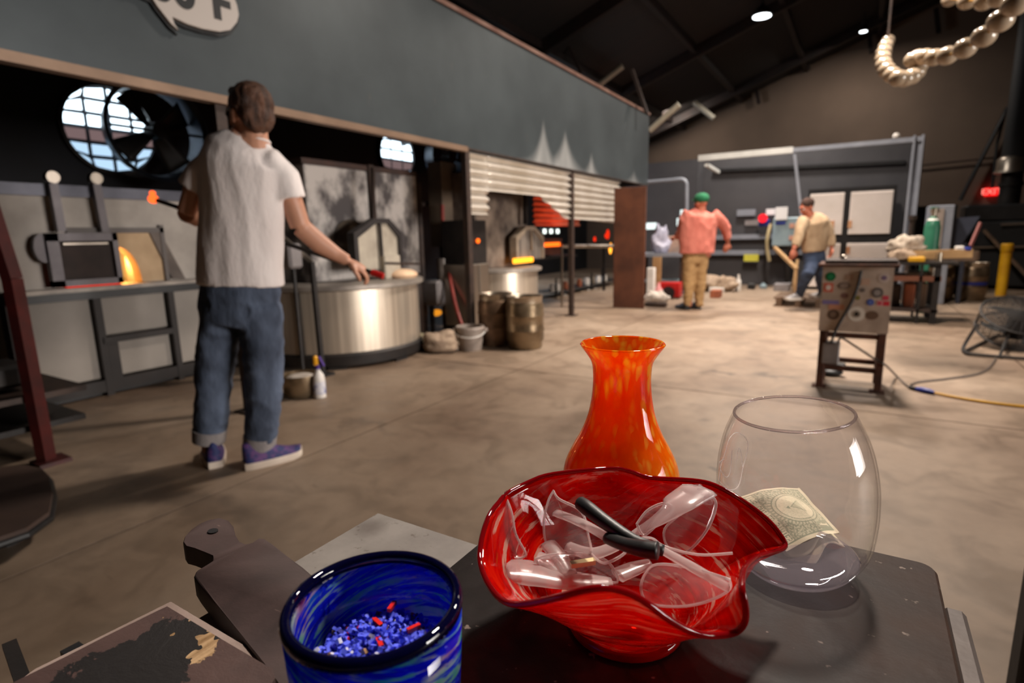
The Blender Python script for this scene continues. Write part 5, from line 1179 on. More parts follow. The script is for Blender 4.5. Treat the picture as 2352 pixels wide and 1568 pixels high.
# gas cylinder, cabinets, kegs, bollard
gq = V(2133, 600, bv+1.1); gy = bv+1.1; r_ = (V(2152, 560, gy).x-V(2114, 560, gy).x)/2; zt7 = V(2133, 497, gy).z; zt8 = V(2130, 478, gy).z
o = thing('gas_cylinder', (gq.x, gy, 0), 'green gas cylinder standing behind the dark bench', 'gas cylinder')
b = MB(); b.lathe((gq.x, gy, 0), [(0, 0), (r_, .01), (r_, zt7-.14), (r_*.8, zt7-.06), (r_*.35, zt7), (0, zt7)], 32); b.build('tank', MT['tealpaint'], o, 50)
b = MB(); b.cyl((gq.x, gy, zt7-.01), (gq.x, gy, zt8), .03, n=14); b.cyl((gq.x-.05, gy, zt8-.04), (gq.x+.06, gy, zt8-.04), .016, n=10); b.build('valve', MT['kegtop'], o)
b = MB(); b.lathe((gq.x, gy, zt8-.005), [(0, 0), (.05, 0), (.05, .015), (0, .015)], 14); b.build('hand_wheel', MT['tealpaint'], o)
b = MB(); b.lathe((gq.x, gy, 0), [(r_*.70, zt7-.052), (r_*.78, zt7-.052), (r_*.62, zt7-.03), (r_*.55, zt7-.03)], 28, closed=True); b.build('collar_label', MT['white'], o, 50)
vv = bv+2.2
a, c = V(2136, 472, vv), V(2179, 600, vv); o = thing('pale_cabinet', ((a.x+c.x)/2, vv, 0), 'pale grey upright cabinet behind the green gas cylinder', 'cabinet')
b = MB(); b.bx(a.x, c.x, vv, vv+.5, 0, a.z, .01); b.build('body', MT['boothframe'], o, 0); b = MB(); b.bx(a.x+.03, c.x-.12, vv-.02, vv, .1, a.z-.05); b.build('door', MT['greyplastic'], o, 0)
b = MB(); b.bx(c.x-.16, c.x-.14, vv-.045, vv-.02, a.z*.5, a.z*.6); b.build('handle', MT['black'], o, 0)
vv = 12.6; a, c = V(2104, 474, vv), V(2200, 474, vv); b = MB(); b.bx(a.x, c.x-.0, vv, vv+.4, 0, a.z); b.build('black_partition', MT['black'], None, 0, label='low black partition right of the booth frame', cat='partition')
b = MB(); a, c = V(2096, 505, bv+1.3), V(2096, 560, bv+1.3); b.cyl((a.x, bv+1.3, 0), (a.x, bv+1.3, a.z), .035, n=12); b.cyl((a.x, bv+1.3, a.z), (a.x, bv+1.3, a.z+.06), .05, n=12); b.build('lamp_stand', MT['darkiron'], None, label='small dark lamp stand left of the green gas cylinder', cat='stand')
vv = 10.6; a, c = V(2185, 495, vv), V(2242, 566, vv); b = MB(); b.prism([(a.x, vv, c.z), (c.x-.18, vv, c.z), (c.x, vv, a.z-.02), (a.x, vv, a.z-.04)], (0, .05, 0)); b.bar((a.x+.2, vv+.05, 0), (a.x+.2, vv+.05, c.z+.05), .05); b.build('blue_grey_board', pm('navy_board', rgb(62, 66, 82), rgb(50, 54, 68), 3, .6), None, 0, label='dark blue grey board standing right of the pale cabinet', cat='board')
for k, (px, pyb, pyt, hw, lab, band) in enumerate(((2188, 690, 604, 26, 'left one of two steel kegs behind the bench', None), (2250, 692, 602, 30, 'right steel keg with blue band, nearest the yellow bollard', MT['blue']))):
    q = Z(px, pyb); hk = hdepth(q); r = hw*hk/1288; h = H(px, pyt, hk+r).z; c = q+HH*r
    keg((c.x-(.06 if k == 0 else 0), c.y, 0), r, h, pm('dull_keg_%d' % k, rgb(120, 100, 80), rgb(156, 136, 112), 5, .35, .8, .1), lab, band=band)
q = Z(2307, 680); hk = hdepth(q); r = 10.5*hk/1288; c = q+HH*r; zt9 = H(2327, 559, hk).z
o = thing('bollard', (c.x, c.y, 0), 'yellow steel safety bollard at the far right', 'bollard')
b = MB(); b.lathe(c, [(0, 0), (r, 0), (r, zt9*.82), (0, zt9*.82)], 24); b.build('post', MT['yellow'], o, 40)
b = MB(); b.lathe(c, [(0, zt9*.82), (r*.86, zt9*.82), (r*1.1, zt9*.86), (r*1.1, zt9*.98), (r*.9, zt9), (0, zt9)], 24); b.build('cap', MT['yellow'], o, 40)
# dark machinery at the far right
mv = 13.2; o = thing('black_machine', (V(2290, 560, mv).x, mv, 0), 'large black machine cabinet behind the kegs and bollard', 'machine')
a, c = V(2204, 478, mv), V(2300, 600, mv)
b = MB(); b.bx(a.x, a.x+4.5, mv, mv+1.2, .05, a.z-.25, .03); b.build('body', MT['rubber'], o, 0)
b = MB(); b.bx(a.x+.1, a.x+1.0, mv+.1, mv+.8, a.z-.25, a.z+.05, .03); b.bx(a.x+1.1, a.x+2.4, mv+.1, mv+.9, a.z-.25, a.z-.02, .03); b.build('upper_unit', MT['black'], o, 0)
b = MB(); b.bar((a.x, mv-.05, .75), (a.x+2.2, mv-.05, .78), .03); b.bar((a.x+.6, mv-.05, 1.15), (a.x+1.6, mv-.05, 1.18), .03); b.build('grab_rail', MT['steel'], o, 0)
b = MB(); q = V(2296, 556, mv-.1); b.bar(V(2260, 528, mv-.1), (q.x+.6, mv-.45, .0), .05); b.build('timber_lath', MT['oldwood'], None, 0, label='thin brown lath leaning on the black machine', cat='timber')
dvv = 14.75; dc = V(2334, 372, dvv); zr_ = V(2320, 397, dvv).z; zr2 = V(2320, 366, dvv).z
o = thing('flue_pipe', (dc.x, dvv, 0), 'tall black flue pipe with silver collar at the right edge', 'flue')
b = MB(); b.cyl((dc.x, dvv, zr2), (dc.x, dvv, roofz(dc.x)-.12), .235, n=32); b.build('upper_duct', MT['rubber'], o, 50)
b = MB(); b.lathe((dc.x-.03, dvv, 0), [(.21, zr2+.06), (.265, zr2), (.265, zr_+.08), (.30, zr_), (.16, zr_-.01)], 32); b.build('silver_collar', MT['steel'], o, 50)
b = MB(); b.cyl((dc.x-.03, dvv, zr_), (dc.x-.03, dvv, .0), .17, n=28); b.cyl((dc.x-.03, dvv, zr_-.18), (dc.x-.03, dvv, zr_-.25), .195, n=28); b.build('lower_duct', MT['blackmetal'], o, 50)
# ---------------------------------------------------------------- garland of glass balls
beads = [(2040, 94, 14), (2034, 106, 15.5), (2030, 120, 16.5), (2028, 134, 17), (2030, 148, 17.5), (2037, 161, 18.5), (2049, 172, 19), (2063, 180, 19.5), (2079, 181, 19.5), (2094, 176, 19.5), (2105, 166, 19), (2111, 153, 18.5), (2097, 138, 19), (2108, 132, 19), (2124, 131, 19.5), (2146, 132, 20), (2176, 128, 22), (2217, 111, 24), (2260, 84, 25.5), (2298, 48, 27), (2332, 10, 28), (2362, -32, 28)]
g0_ = D(2040, 80, 5.6); gar = thing('bead_garland', g0_, 'hanging garland of cream glass balls at the top right', 'garland')
MT['cream'] = pm('cream_glass', rgb(160, 142, 122), rgb(148, 130, 110), 5, .12, 0, 0, Subsurface_Weight=.2, Subsurface_Radius=(.05, .04, .03))
RB = .068; prev = None
for i, (px, py, r) in enumerate(beads):
    p = D(px, py, RB*1288/r); b = MB(); b.ell(p, (RB, RB, RB*.92), 20); b.build('ball', MT['cream'], gar, True)
    if prev is not None: 
        b = MB(); b.cyl(prev, p, .010, n=6); b.build('link', pm('brass_link', rgb(200, 150, 70), None, 5, .3, .9) if 'brass_link' not in bpy.data.materials else bpy.data.materials['brass_link'], gar)
    prev = p
for i, (px, py, r) in enumerate([(2182, -2, 17), (2222, 2, 20), (2262, 2, 22), (2296, -6, 23), (2330, -30, 24)]):
    p = D(px, py, RB*1288/r); b = MB(); b.ell(p, (RB, RB, RB*.92), 20); b.build('ball', MT['cream'], gar, True)
    if i: 
        b = MB(); b.cyl(prev, p, .010, n=6); b.build('link', bpy.data.materials['brass_link'], gar)
    prev = p
b = MB(); p = D(2040, 82, 5.9); b.cyl(p, (p.x, p.y, roofz(p.x)-.02), .012, n=8); b.build('hanging_wire', MT['darkiron'], gar)
p = D(2262, 2, RB*1288/22); b = MB(); b.cyl(p, (p.x, p.y, roofz(p.x)-.02), .008, n=8); b.build('hanging_wire', MT['darkiron'], gar)
# ---------------------------------------------------------------- left edge: dark red rack and bench
lv = Z(118, 1062); o = thing('red_rack', (lv.x, lv.y, 0), 'dark red steel rack post at the left edge', 'rack')
hl = hdepth(lv)
b = MB(); b.bar(H(108, 1060, hl), H(28, 640, hl), .05, .07, up=HR); b.bar(H(28, 640, hl), H(-40, 430, hl), .05, .07, up=HR); b.build('post', MT['darkred'], o, 0)
b = MB(); b.box((lv.x, lv.y, .01), (.14, .14, .02)); b.build('foot', MT['darkred'], o, 0)
for py, m_ in ((915, MT['darkiron']), (985, MT['blackmetal'])):
    p = H(70, py, hl); b = MB(); b.box((p.x-.35, p.y+.0, p.z), (.7, .5, .03)); b.build('shelf', m_, o, 0)
q = H(20, 880, hl); b = MB(); b.box((q.x-.2, q.y, q.z+.02), (.3, .25, .12), None, .02); b.build('tool_box', MT['blackmetal'], None, 0, label='dark tool box on the red rack at the left edge', cat='tool box')
zb9 = .11; pts = [Z(-200, 1085, zb9), Z(60, 1068, zb9), Z(95, 1075, zb9), Z(112, 1092, zb9), Z(120, 1130, zb9), Z(112, 1175, zb9), Z(60, 1212, zb9), Z(-200, 1300, zb9)]
o = thing('low_bench', (pts[3].x-.15, pts[3].y, 0), 'dark brown low bench with rounded corner at the left edge', 'bench')
b = MB(); b.prism(pts, (0, 0, -.02)); b.build('seat_plate', pm('dusty_brown_plate', rgb(84, 64, 54), rgb(66, 50, 43), 4, .7), o, 0)
b = MB(); b.tube([p+Vector((0, 0, -.03)) for p in pts], .014, 8); b.build('edge_bar', MT['black'], o)
for p in (pts[2], pts[6]):
    b = MB(); q = p+(pts[0]-p)*.15; b.bar((q.x, q.y, 0), (q.x, q.y, zb9-.02), .035); b.build('leg', MT['black'], o, 0)
q = D(2358, 1470, 1.0); b = MB(); b.bx(q.x-.012, q.x+.05, q.y-.03, q.y+.03, 0, 1.0, .004); o = b.build('black_post', MT['rubber'], None, 0, label='black upright post at the lower right corner', cat='post')
# ---------------------------------------------------------------- foreground table: plates, boards
TZ = .865
def table_mat():
    t = NT('oily_steel_plate'); v = t.coord(); a = t.noise(v, 9, 8, .65, .6); b_ = t.noise(v, 60, 6, .6); c = t.noise(t.coord((1, 1, 1)), 3.5, 4)
    col = t.ramp(a, [(.30, rgb(20, 16, 15)), (.5, rgb(31, 26, 25)), (.68, rgb(48, 41, 38))])
    rust = t.ramp(c, [(.46, WH(0)), (.62, WH(.8))]); col = t.mix(rust, col, rgb(58, 36, 24))
    sp = t.ramp(t.noise(v, 130, 2), [(.70, WH(0)), (.76, WH(.8))]); col = t.mix(sp, col, rgb(120, 108, 100))
    r = t.ramp(a, [(.3, WH(.36)), (.7, WH(.62))]); t.pr(col, r, .0, b_, .35, .0012, Specular_IOR_Level=.10); return t.m
MT['marver'] = table_mat()
def round_rect(x0, x1, y0, y1, z, r, n=6):
    o = []
    for cx, cy, a0 in ((x1-r, y1-r, 0), (x0+r, y1-r, PI/2), (x0+r, y0+r, PI), (x1-r, y0+r, 1.5*PI)):
        for k in range(n+1): a = a0+PI/2*k/n; o.append(Vector((cx+r*math.cos(a), cy+r*math.sin(a), z)))
    return o
def plate(b, x0, x1, y0, y1, z, h, r, bev=.002):
    o1 = round_rect(x0, x1, y0, y1, z-bev, r); o2 = round_rect(x0+bev, x1-bev, y0+bev, y1-bev, z, max(r-bev, .001)); o3 = [Vector((p.x, p.y, z-h)) for p in o1]
    n = len(o1); vs = o1+o2+o3; fs = [tuple(range(n, 2*n)), tuple(range(3*n-1, 2*n-1, -1))]
    for i in range(n): j = (i+1) % n; fs += [(i, j, n+j, n+i), (2*n+i, 2*n+j, j, i)]
    return b.add(vs, fs)
tab = thing('marver_table', (-.095, .26, 0), 'dark oily steel table the bowl, vase and drinking glass stand on', 'table')
b = MB(); plate(b, -.258, .069, .03, .503, TZ, .022, .012); b.build('steel_top', MT['marver'], tab, 40)
b = MB(); b.bx(-.24, .05, .05, .485, TZ-.06, TZ-.022); b.build('apron', MT['blackmetal'], tab, 0)
for x in (-.235, .015):
    for y in (.06, .45): b = MB(); b.bx(x, x+.03, y, y+.03, 0, TZ-.06); b.build('leg', MT['blackmetal'], tab, 0)
b = MB(); b.bx(.069, .083, .05, .462, TZ-.022, TZ-.008, .003); b.build('side_rail', pm('brown_rail', rgb(58, 50, 47), rgb(72, 62, 57), 7, .5, .3), tab, 0)
g = thing('grey_slab', (-.3, .24, 0), 'grey stone topped stand under the paddle at lower left', 'table')
def slab_mat():
    t = NT('grey_speckled_slab'); v = t.coord(); a = t.noise(v, 16, 7, .6); col = t.ramp(a, [(.3, rgb(98, 92, 88)), (.6, rgb(122, 116, 111))])
    sp = t.ramp(t.noise(v, 110, 3), [(.64, WH(0)), (.72, WH(.75))]); col = t.mix(sp, col, rgb(76, 66, 58))
    # one round scorched spot
    tc = t.n('ShaderNodeTexCoord'); s = t.n('ShaderNodeVectorMath', operation='DISTANCE'); t.l(tc.outputs['Object'], s.inputs[0]); q = Z(850, 1212, .852)-Vector((-.3, .24, 0)); s.inputs[1].default_value = q
    m = t.ramp(s.outputs['Value'], [(.005, WH(.75)), (.02, WH(0))]); n2 = t.noise(v, 90, 4); m2 = t.mix(.5, m, t.mix(1.0, m, n2, 'MULTIPLY')); col = t.mix(m2, col, rgb(66, 54, 48))
    t.pr(col, .75, 0, a, .25, .001); return t.m
b = MB(); plate(b, -.392, -.262, .06, .372, .852, .02, .004); b.build('stone_top', slab_mat(), g, 40)
b = MB(); b.bx(-.385, -.27, .08, .355, .78, .832); b.build('apron', MT['darkiron'], g, 0)
for x in (-.38, -.3):
    for y in (.09, .32): b = MB(); b.bx(x, x+.025, y, y+.025, 0, .78); b.build('leg', MT['darkiron'], g, 0)
# wooden paddle
pz = .872
po = [(420, 1243), (424, 1230), (438, 1215), (458, 1201), (480, 1192), (505, 1188), (524, 1194), (536, 1208), (541, 1228), (550, 1242), (565, 1248), (582, 1244), (597, 1234), (608, 1235), (625, 1246), (655, 1270), (700, 1304), (790, 1385), (905, 1490), (840, 1640), (720, 1660), (655, 1590), (610, 1528), (545, 1448), (488, 1380), (455, 1337), (445, 1321), (450, 1310), (470, 1298), (488, 1286), (487, 1274), (468, 1266), (445, 1257), (426, 1252)]
def paddle_mat():
    t = NT('charred_paddle_wood'); v = t.coord((1, 1, 1)); a = t.noise(v, 12, 7, .6, .8); col = t.ramp(a, [(.3, rgb(42, 31, 30)), (.65, rgb(66, 50, 48))])
    sc = t.noise(t.coord((14, 60, 1), (0, 0, .5)), 3, 2); k = t.ramp(sc, [(.72, WH(0)), (.75, WH(.5))]); col = t.mix(k, col, rgb(120, 98, 88))
    t.pr(col, .55, 0, t.noise(v, 90, 5), .3, .001); return t.m
pts = [Z(x, y, pz) for x, y in po]
b = MB()
cc = sum(pts, Vector())/len(pts); n = len(pts)
inn = [p+(cc-p).normalized()*.0015 for p in pts]; lo = [Vector((p.x, p.y, p.z-.0015)) for p in pts]; bot = [Vector((p.x, p.y, p.z-.017)) for p in pts]
vs = inn+lo+bot; fs = [tuple(range(n)), tuple(range(3*n-1, 2*n-1, -1))]
for i in range(n): j = (i+1) % n; fs += [(i, n+i, n+j, j), (n+i, 2*n+i, 2*n+j, n+j)]
b.add(vs, fs); pd = b.build('wooden_paddle', paddle_mat(), None, 50, label='dark charred wooden paddle with rounded handle, beside the blue cup', cat='paddle')
q = Z(489, 1220, pz+.0003)-ORG[pd.name]
b = MB(); b.lathe(q+ORG[pd.name], [(0, 0), (.004, 0), (.004, .0008), (0, .0008)], 14, sx=1.2); b.build('hanging_hole', MT['black'], pd)
# pale board and scorched block
b = MB(); bz_ = .869; pts = [Z(x, y, bz_) for x, y in ((392, 1381), (612, 1512), (640, 1640), (480, 1760), (-60, 1640), (80, 1536))]; b.prism(pts, (0, 0, -.006)); b.build('pale_board', pm('pale_ply_edge', rgb(150, 132, 124), rgb(124, 106, 98), 12, .7), None, 0, label='thin pale board lying under the scorched block', cat='board')
def burnt_mat():
    t = NT('scorched_block'); v = t.coord(); a = t.noise(v, 26, 8, .68, .5); g_ = t.noise(t.coord((1, 1, 1)), 10, 5, .6)
    wood = t.ramp(t.noise(t.coord((120, 14, 10), (0, 0, .15)), 2, 5), [(.35, rgb(112, 82, 48)), (.65, rgb(176, 146, 110))])
    brown = t.ramp(a, [(.3, rgb(58, 42, 40)), (.7, rgb(78, 58, 54))])
    # burnt area: elongated patch in the middle of the block
    tc = t.n('ShaderNodeTexCoord'); mp = t.n('ShaderNodeMapping'); t.l(tc.outputs['Object'], mp.inputs[0]); mp.inputs['Location'].default_value = BURN; mp.inputs['Scale'].default_value = (16, 11, 0)
    ln = t.n('ShaderNodeVectorMath', operation='LENGTH'); t.l(mp.outputs[0], ln.inputs[0]); sm = t.n('ShaderNodeMath', operation='MULTIPLY_ADD'); t.l(a, sm.inputs[0]); sm.inputs[1].default_value = 1.6; t.l(ln.outputs['Value'], sm.inputs[2])
    m = t.ramp(sm.outputs[0], [(.0, WH(1)), (.62, WH(1)), (.64, WH(0))]) if False else None
    mm = t.n('ShaderNodeMath', operation='LESS_THAN'); t.l(sm.outputs[0], mm.inputs[0]); mm.inputs[1].default_value = 1.36
    col = t.mix(mm.outputs[0], brown, rgb(22, 18, 18))
    pe = t.n('ShaderNodeMath', operation='GREATER_THAN'); t.l(g_, pe.inputs[0]); pe.inputs[1].default_value = .50
    pk = t.n('ShaderNodeMath', operation='MULTIPLY'); t.l(pe.outputs[0], pk.inputs[0]); t.l(mm.outputs[0], pk.inputs[1]); col = t.mix(pk.outputs[0], col, wood)
    t.pr(col, .5, 0, a, .5, .002); return t.m
wz_ = .886; po = [(384, 1392), (366, 1400), (240, 1462), (150, 1508), (60, 1552), (-60, 1612), (-80, 1700), (420, 1800), (560, 1680), (632, 1556), (626, 1536), (500, 1462)]
pts = [Z(x, y, wz_) for x, y in po]; cen = sum(pts, Vector())/len(pts); lo_ = Vector((cen.x, cen.y, wz_-.017)); BURN = tuple(-(Z(330, 1545, wz_)-lo_)*Vector((16, 0, 0)).x) if False else None
bc = Z(330, 1530, wz_)-Vector((0, 0, 0)); 
b = MB(); nn = len(pts); b.prism(pts, (0, 0, -.017)); xs = [p.x for p in pts]; ys = [p.y for p in pts]; og = Vector(((min(xs)+max(xs))/2, (min(ys)+max(ys))/2, wz_-.017))
rel = bc-og; BURN = (-rel.x*16, -rel.y*11, 0); b.build('scorched_block', burnt_mat(), None, 0, org=og, label='dark brown block with burnt peeling patch at the lower left corner', cat='block')
q = D(168, 1490, .62); b = MB(); b.box(q+Vector((0, 0, -.05)), (.018, .018, .10)); b.build('peg', MT['black'], None, 0, label='small black peg sticking up beyond the scorched block', cat='peg')
o_ = Z(168, 1480, .84)
b = MB(); b.bar(D(22, 1478, .6), D(80, 1640, .5), .006, .012); b.build('dark_rod', MT['blackmetal'], None, 0, label='thin dark rod slanting at the lower left corner', cat='rod')

# ---------------------------------------------------------------- coloured glass shaders (thin blown glass: tinted pass-through, translucent body, clear gloss)
def glass_mix(t, col, tint, opac, body_rough=.5, ior=1.5, trans=.5, gloss_rough=.02):
    tr = t.n('ShaderNodeBsdfTransparent'); df = t.n('ShaderNodeBsdfDiffuse'); tl = t.n('ShaderNodeBsdfTranslucent')
    for nd, v in ((tr, tint), (df, col), (tl, col)):
        if isinstance(v, tuple): nd.inputs[0].default_value = v
        else: t.l(v, nd.inputs[0])
    m1 = t.n('ShaderNodeMixShader'); m1.inputs[0].default_value = trans; t.l(df.outputs[0], m1.inputs[1]); t.l(tl.outputs[0], m1.inputs[2])
    m2 = t.n('ShaderNodeMixShader')
    if isinstance(opac, (int, float)): m2.inputs[0].default_value = opac
    else: t.l(opac, m2.inputs[0])
    t.l(tr.outputs[0], m2.inputs[1]); t.l(m1.outputs[0], m2.inputs[2])
    gl = t.n('ShaderNodeBsdfGlossy'); gl.inputs['Roughness'].default_value = gloss_rough
    lw = t.n('ShaderNodeLayerWeight'); lw.inputs['Blend'].default_value = .5
    p5 = t.n('ShaderNodeMath', operation='POWER'); t.l(lw.outputs['Facing'], p5.inputs[0]); p5.inputs[1].default_value = 5
    f0 = ((ior-1)/(ior+1))**2; fr = t.n('ShaderNodeMath', operation='MULTIPLY_ADD'); t.l(p5.outputs[0], fr.inputs[0]); fr.inputs[1].default_value = .75-f0; fr.inputs[2].default_value = f0
    m3 = t.n('ShaderNodeMixShader'); t.l(fr.outputs[0], m3.inputs[0]); t.l(m2.outputs[0], m3.inputs[1]); t.l(gl.outputs[0], m3.inputs[2]); t.l(m3.outputs[0], t.out.inputs[0]); return t.m
def polar(t, sa, sr, sz, twist=0):
    tc = t.n('ShaderNodeTexCoord'); sp = t.n('ShaderNodeSeparateXYZ'); t.l(tc.outputs['Object'], sp.inputs[0])
    def mt(op, a, b=None, c=None):
        m = t.n('ShaderNodeMath', operation=op)
        for i, x in enumerate((a, b, c)):
            if x is None: continue
            if isinstance(x, (int, float)): m.inputs[i].default_value = x
            else: t.l(x, m.inputs[i])
        return m.outputs[0]
    x, y, z = sp.outputs; r = mt('SQRT', mt('ADD', mt('MULTIPLY', x, x), mt('MULTIPLY', y, y)))
    ux = mt('DIVIDE', x, r); uy = mt('DIVIDE', y, r)
    if twist:
        a = mt('MULTIPLY', mt('ADD', r, z), twist); s_, c_ = mt('SINE', a), mt('COSINE', a)
        ux, uy = mt('SUBTRACT', mt('MULTIPLY', ux, c_), mt('MULTIPLY', uy, s_)), mt('ADD', mt('MULTIPLY', ux, s_), mt('MULTIPLY', uy, c_))
    cb = t.n('ShaderNodeCombineXYZ'); t.l(mt('MULTIPLY', ux, sa), cb.inputs[0]); t.l(mt('MULTIPLY', uy, sa), cb.inputs[1]); t.l(mt('ADD', mt('MULTIPLY', r, sr), mt('MULTIPLY', z, sz)), cb.inputs[2])
    return cb.outputs[0]
# vase
def vase_mat():
    t = NT('orange_blown_glass'); v = t.coord((1, 1, .30)); vo = t.n('ShaderNodeTexVoronoi'); vo.inputs['Scale'].default_value = 175; vo.inputs['Randomness'].default_value = 1
    w = t.n('ShaderNodeVectorMath', operation='ADD'); nz = t.n('ShaderNodeTexNoise'); nz.inputs['Scale'].default_value = 90; t.l(v, nz.inputs[0]); sc_ = t.n('ShaderNodeVectorMath', operation='SCALE'); t.l(nz.outputs['Color'], sc_.inputs[0]); sc_.inputs['Scale'].default_value = .006
    t.l(v, w.inputs[0]); t.l(sc_.outputs[0], w.inputs[1]); t.l(w.outputs[0], vo.inputs['Vector'])
    hue = t.n('ShaderNodeSeparateColor'); t.l(vo.outputs['Color'], hue.inputs[0])
    spot = t.ramp(vo.outputs['Distance'], [(.25, WH(1)), (.60, WH(0))]); pick = t.ramp(hue.outputs[0], [(.34, WH(0)), (.48, WH(1))])
    k = t.mix(1.0, spot, pick, 'MULTIPLY')
    big = t.noise(t.coord((1, 1, .4)), 34, 4, .6); base_ = t.ramp(big, [(.32, rgb(244, 60, 4)), (.5, rgb(255, 100, 8)), (.7, rgb(255, 142, 18))])
    # the gather's colour runs from red at the neck to amber at the belly
    tc = t.n('ShaderNodeTexCoord'); sp = t.n('ShaderNodeSeparateXYZ'); t.l(tc.outputs['Object'], sp.inputs[0])
    gr = t.ramp(t_map(t, sp.outputs[2], .05, .12), [(0, WH(.8)), (1, WH(0))]); base_ = t.mix(gr, base_, rgb(255, 170, 20))
    col = t.mix(k, base_, rgb(255, 214, 70))
    op = t.ramp(big, [(.3, WH(.55)), (.7, WH(.74))]); return glass_mix(t, col, (1, .46, .10, 1), op, trans=.5)
def t_map(t, sock, a, b):
    m = t.n('ShaderNodeMapRange'); t.l(sock, m.inputs[0]); m.inputs[1].default_value = a; m.inputs[2].default_value = b; return m.outputs[0]
VD = .505; ve_ = D(1425, 1098, VD); vb = Vector((ve_.x, ve_.y, TZ)); vr = .0517*1.0; vt = D(1441, 778, VD+.0); VH = vt.z-TZ; ez = ve_.z-TZ
vp = [(0, .0), (.030, 0), (.034, .003), (.044, ez*.35), (.0505, ez*.7), (vr, ez), (.0495, ez+.014), (.0435, ez+.028), (.0355, ez+.043), (.0292, ez+.060), (.0262, ez+.075), (.0250, ez+.088), (.0250, ez+.098), (.0262, VH-.016), (.0300, VH-.009), (.0350, VH-.002), (.0362, VH)]
sp_ = [Vector((r, 0, z)) for r, z in vp]; sm = [(p.x, p.z) for p in bez(sp_[1:], 5)]; wall = .0022
innr = [(max(r-wall, .001), z+.0005) for r, z in reversed(sm) if z > .006]
prof = [(0, 0)]+sm+[(sm[-1][0]-wall*.5, sm[-1][1]+.0012)]+innr+[(0, .007)]
b = MB(); b.lathe(vb, prof, 64); b.build('glass_vase', vase_mat(), None, True, org=vb, label='orange and red mottled glass vase with flared lip', cat='vase')
# drinking glass (it leans slightly to the left)
gb = Z(1828, 1306, TZ)
GM = Matrix.Translation(gb) @ Matrix.Rotation(math.radians(-5.2), 4, HH) @ Matrix.Translation(-gb) @ Matrix.Translation((0, 0, .0022)); GI = GM.inverted()
gp = [(.024, 0), (.033, .001), (.0408, .008), (.0495, .023), (.0532, .043), (.0544, .060), (.0539, .076), (.0516, .092), (.0475, .107), (.0428, .118), (.0402, .123)]
gs = [(p.x, p.z) for p in bez([Vector((r, 0, z)) for r, z in gp], 5)]
t = NT('clear_thin_glass'); MT['clear'] = glass_mix(t, (.9, .86, .88, 1), (.982, .976, .98, 1), .01, ior=1.5, trans=.5)
t = NT('thick_clear_glass'); gg = t.n('ShaderNodeBsdfGlass'); gg.inputs['IOR'].default_value = 1.46; gg.inputs['Color'].default_value = (.96, .93, .96, 1); trn = t.n('ShaderNodeBsdfTransparent'); trn.inputs[0].default_value = (.9, .87, .9, 1); mx = t.n('ShaderNodeMixShader'); mx.inputs[0].default_value = .5
t.l(trn.outputs[0], mx.inputs[1]); t.l(gg.outputs[0], mx.inputs[2]); t.l(mx.outputs[0], t.out.inputs[0]); MT['thick'] = t.m
dg_ = thing('drinking_glass', gb, 'clear round bellied drinking glass holding a folded banknote', 'glass')
top_ = [p for p in gs if p[1] > .011]; inn_ = [(r-.0016, z) for r, z in reversed(top_)]
b = MB(GM); b.lathe(gb, top_+[(top_[-1][0]-.0004, top_[-1][1]+.0009), (top_[-1][0]-.0012, top_[-1][1]+.0009)]+inn_, 72, closed=False); b.v and None
b.f = [f for f in b.f if len(f) == 4]; b.build('bowl_wall', MT['clear'], dg_, True)
b = MB(GM); b.lathe(gb, [(gs[-1][0]-.0008+.0011*math.cos(a), gs[-1][1]+.0005+.0011*math.sin(a)) for a in [2*PI*k/10 for k in range(10)]], 72, closed=True); b.build('rim', MT['thick'], dg_, True)
bot = [p for p in gs if p[1] <= .013]
b = MB(GM); b.lathe(gb, [(0, .0015), (bot[0][0]*.8, .0015)]+bot+[(bot[-1][0]-.002, bot[-1][1]+.0015), (.030, .0105), (.012, .0095), (0, .0095)], 64)
t = NT('lavender_base_glass'); b.build('thick_base', glass_mix(t, (.86, .80, .88, 1), (.93, .9, .94, 1), .13, ior=2.0), dg_, True)  # lavender body tone painted in for light gathered in the base
# etched mark on the glass: two loops
def on_glass(px, py):
    d = (GI.to_3x3() @ ray(px, py)); C0 = GI @ CAM
    for k in range(400):
        t_ = .36+.2*k/400; p = C0+d*t_; h = p.z-TZ; r = math.hypot(p.x-gb.x, p.y-gb.y)
        if h <= 0: break
        rr_ = next((gs[i][0]+(gs[i+1][0]-gs[i][0])*(h-gs[i][1])/(gs[i+1][1]-gs[i][1]+1e-9) for i in range(len(gs)-1) if gs[i][1] <= h <= gs[i+1][1]), None)
        if rr_ is not None and r <= rr_+.0004: return p
    return C0+d*((gb-CAM).length-.05)
def gpx(x, y): return (1600+x/3.136, 880+y/3.136)
loop1 = [(160, 700), (230, 765), (300, 740), (335, 600), (370, 450), (340, 380), (285, 355), (235, 400), (205, 500), (175, 590)]
loop2 = [(255, 480), (250, 560), (240, 640), (215, 676), (180, 640), (165, 570), (200, 545)]
loop3 = [(330, 600), (320, 500), (305, 465), (295, 500), (290, 560)]
et = MB(GM)
for lp, cl in ((loop1, True), (loop2, False), (loop3, False)):
    P_ = [on_glass(*gpx(*q)) for q in lp]
    if cl: P_ = P_+[P_[0]]
    et.tube(bez(P_, 5), .00026, 5)
t = NT('etched_white'); et.build('etched_emblem', glass_mix(t, (1, .95, .92, 1), (1, 1, 1, 1), .75, ior=1.2, trans=.85), dg_)
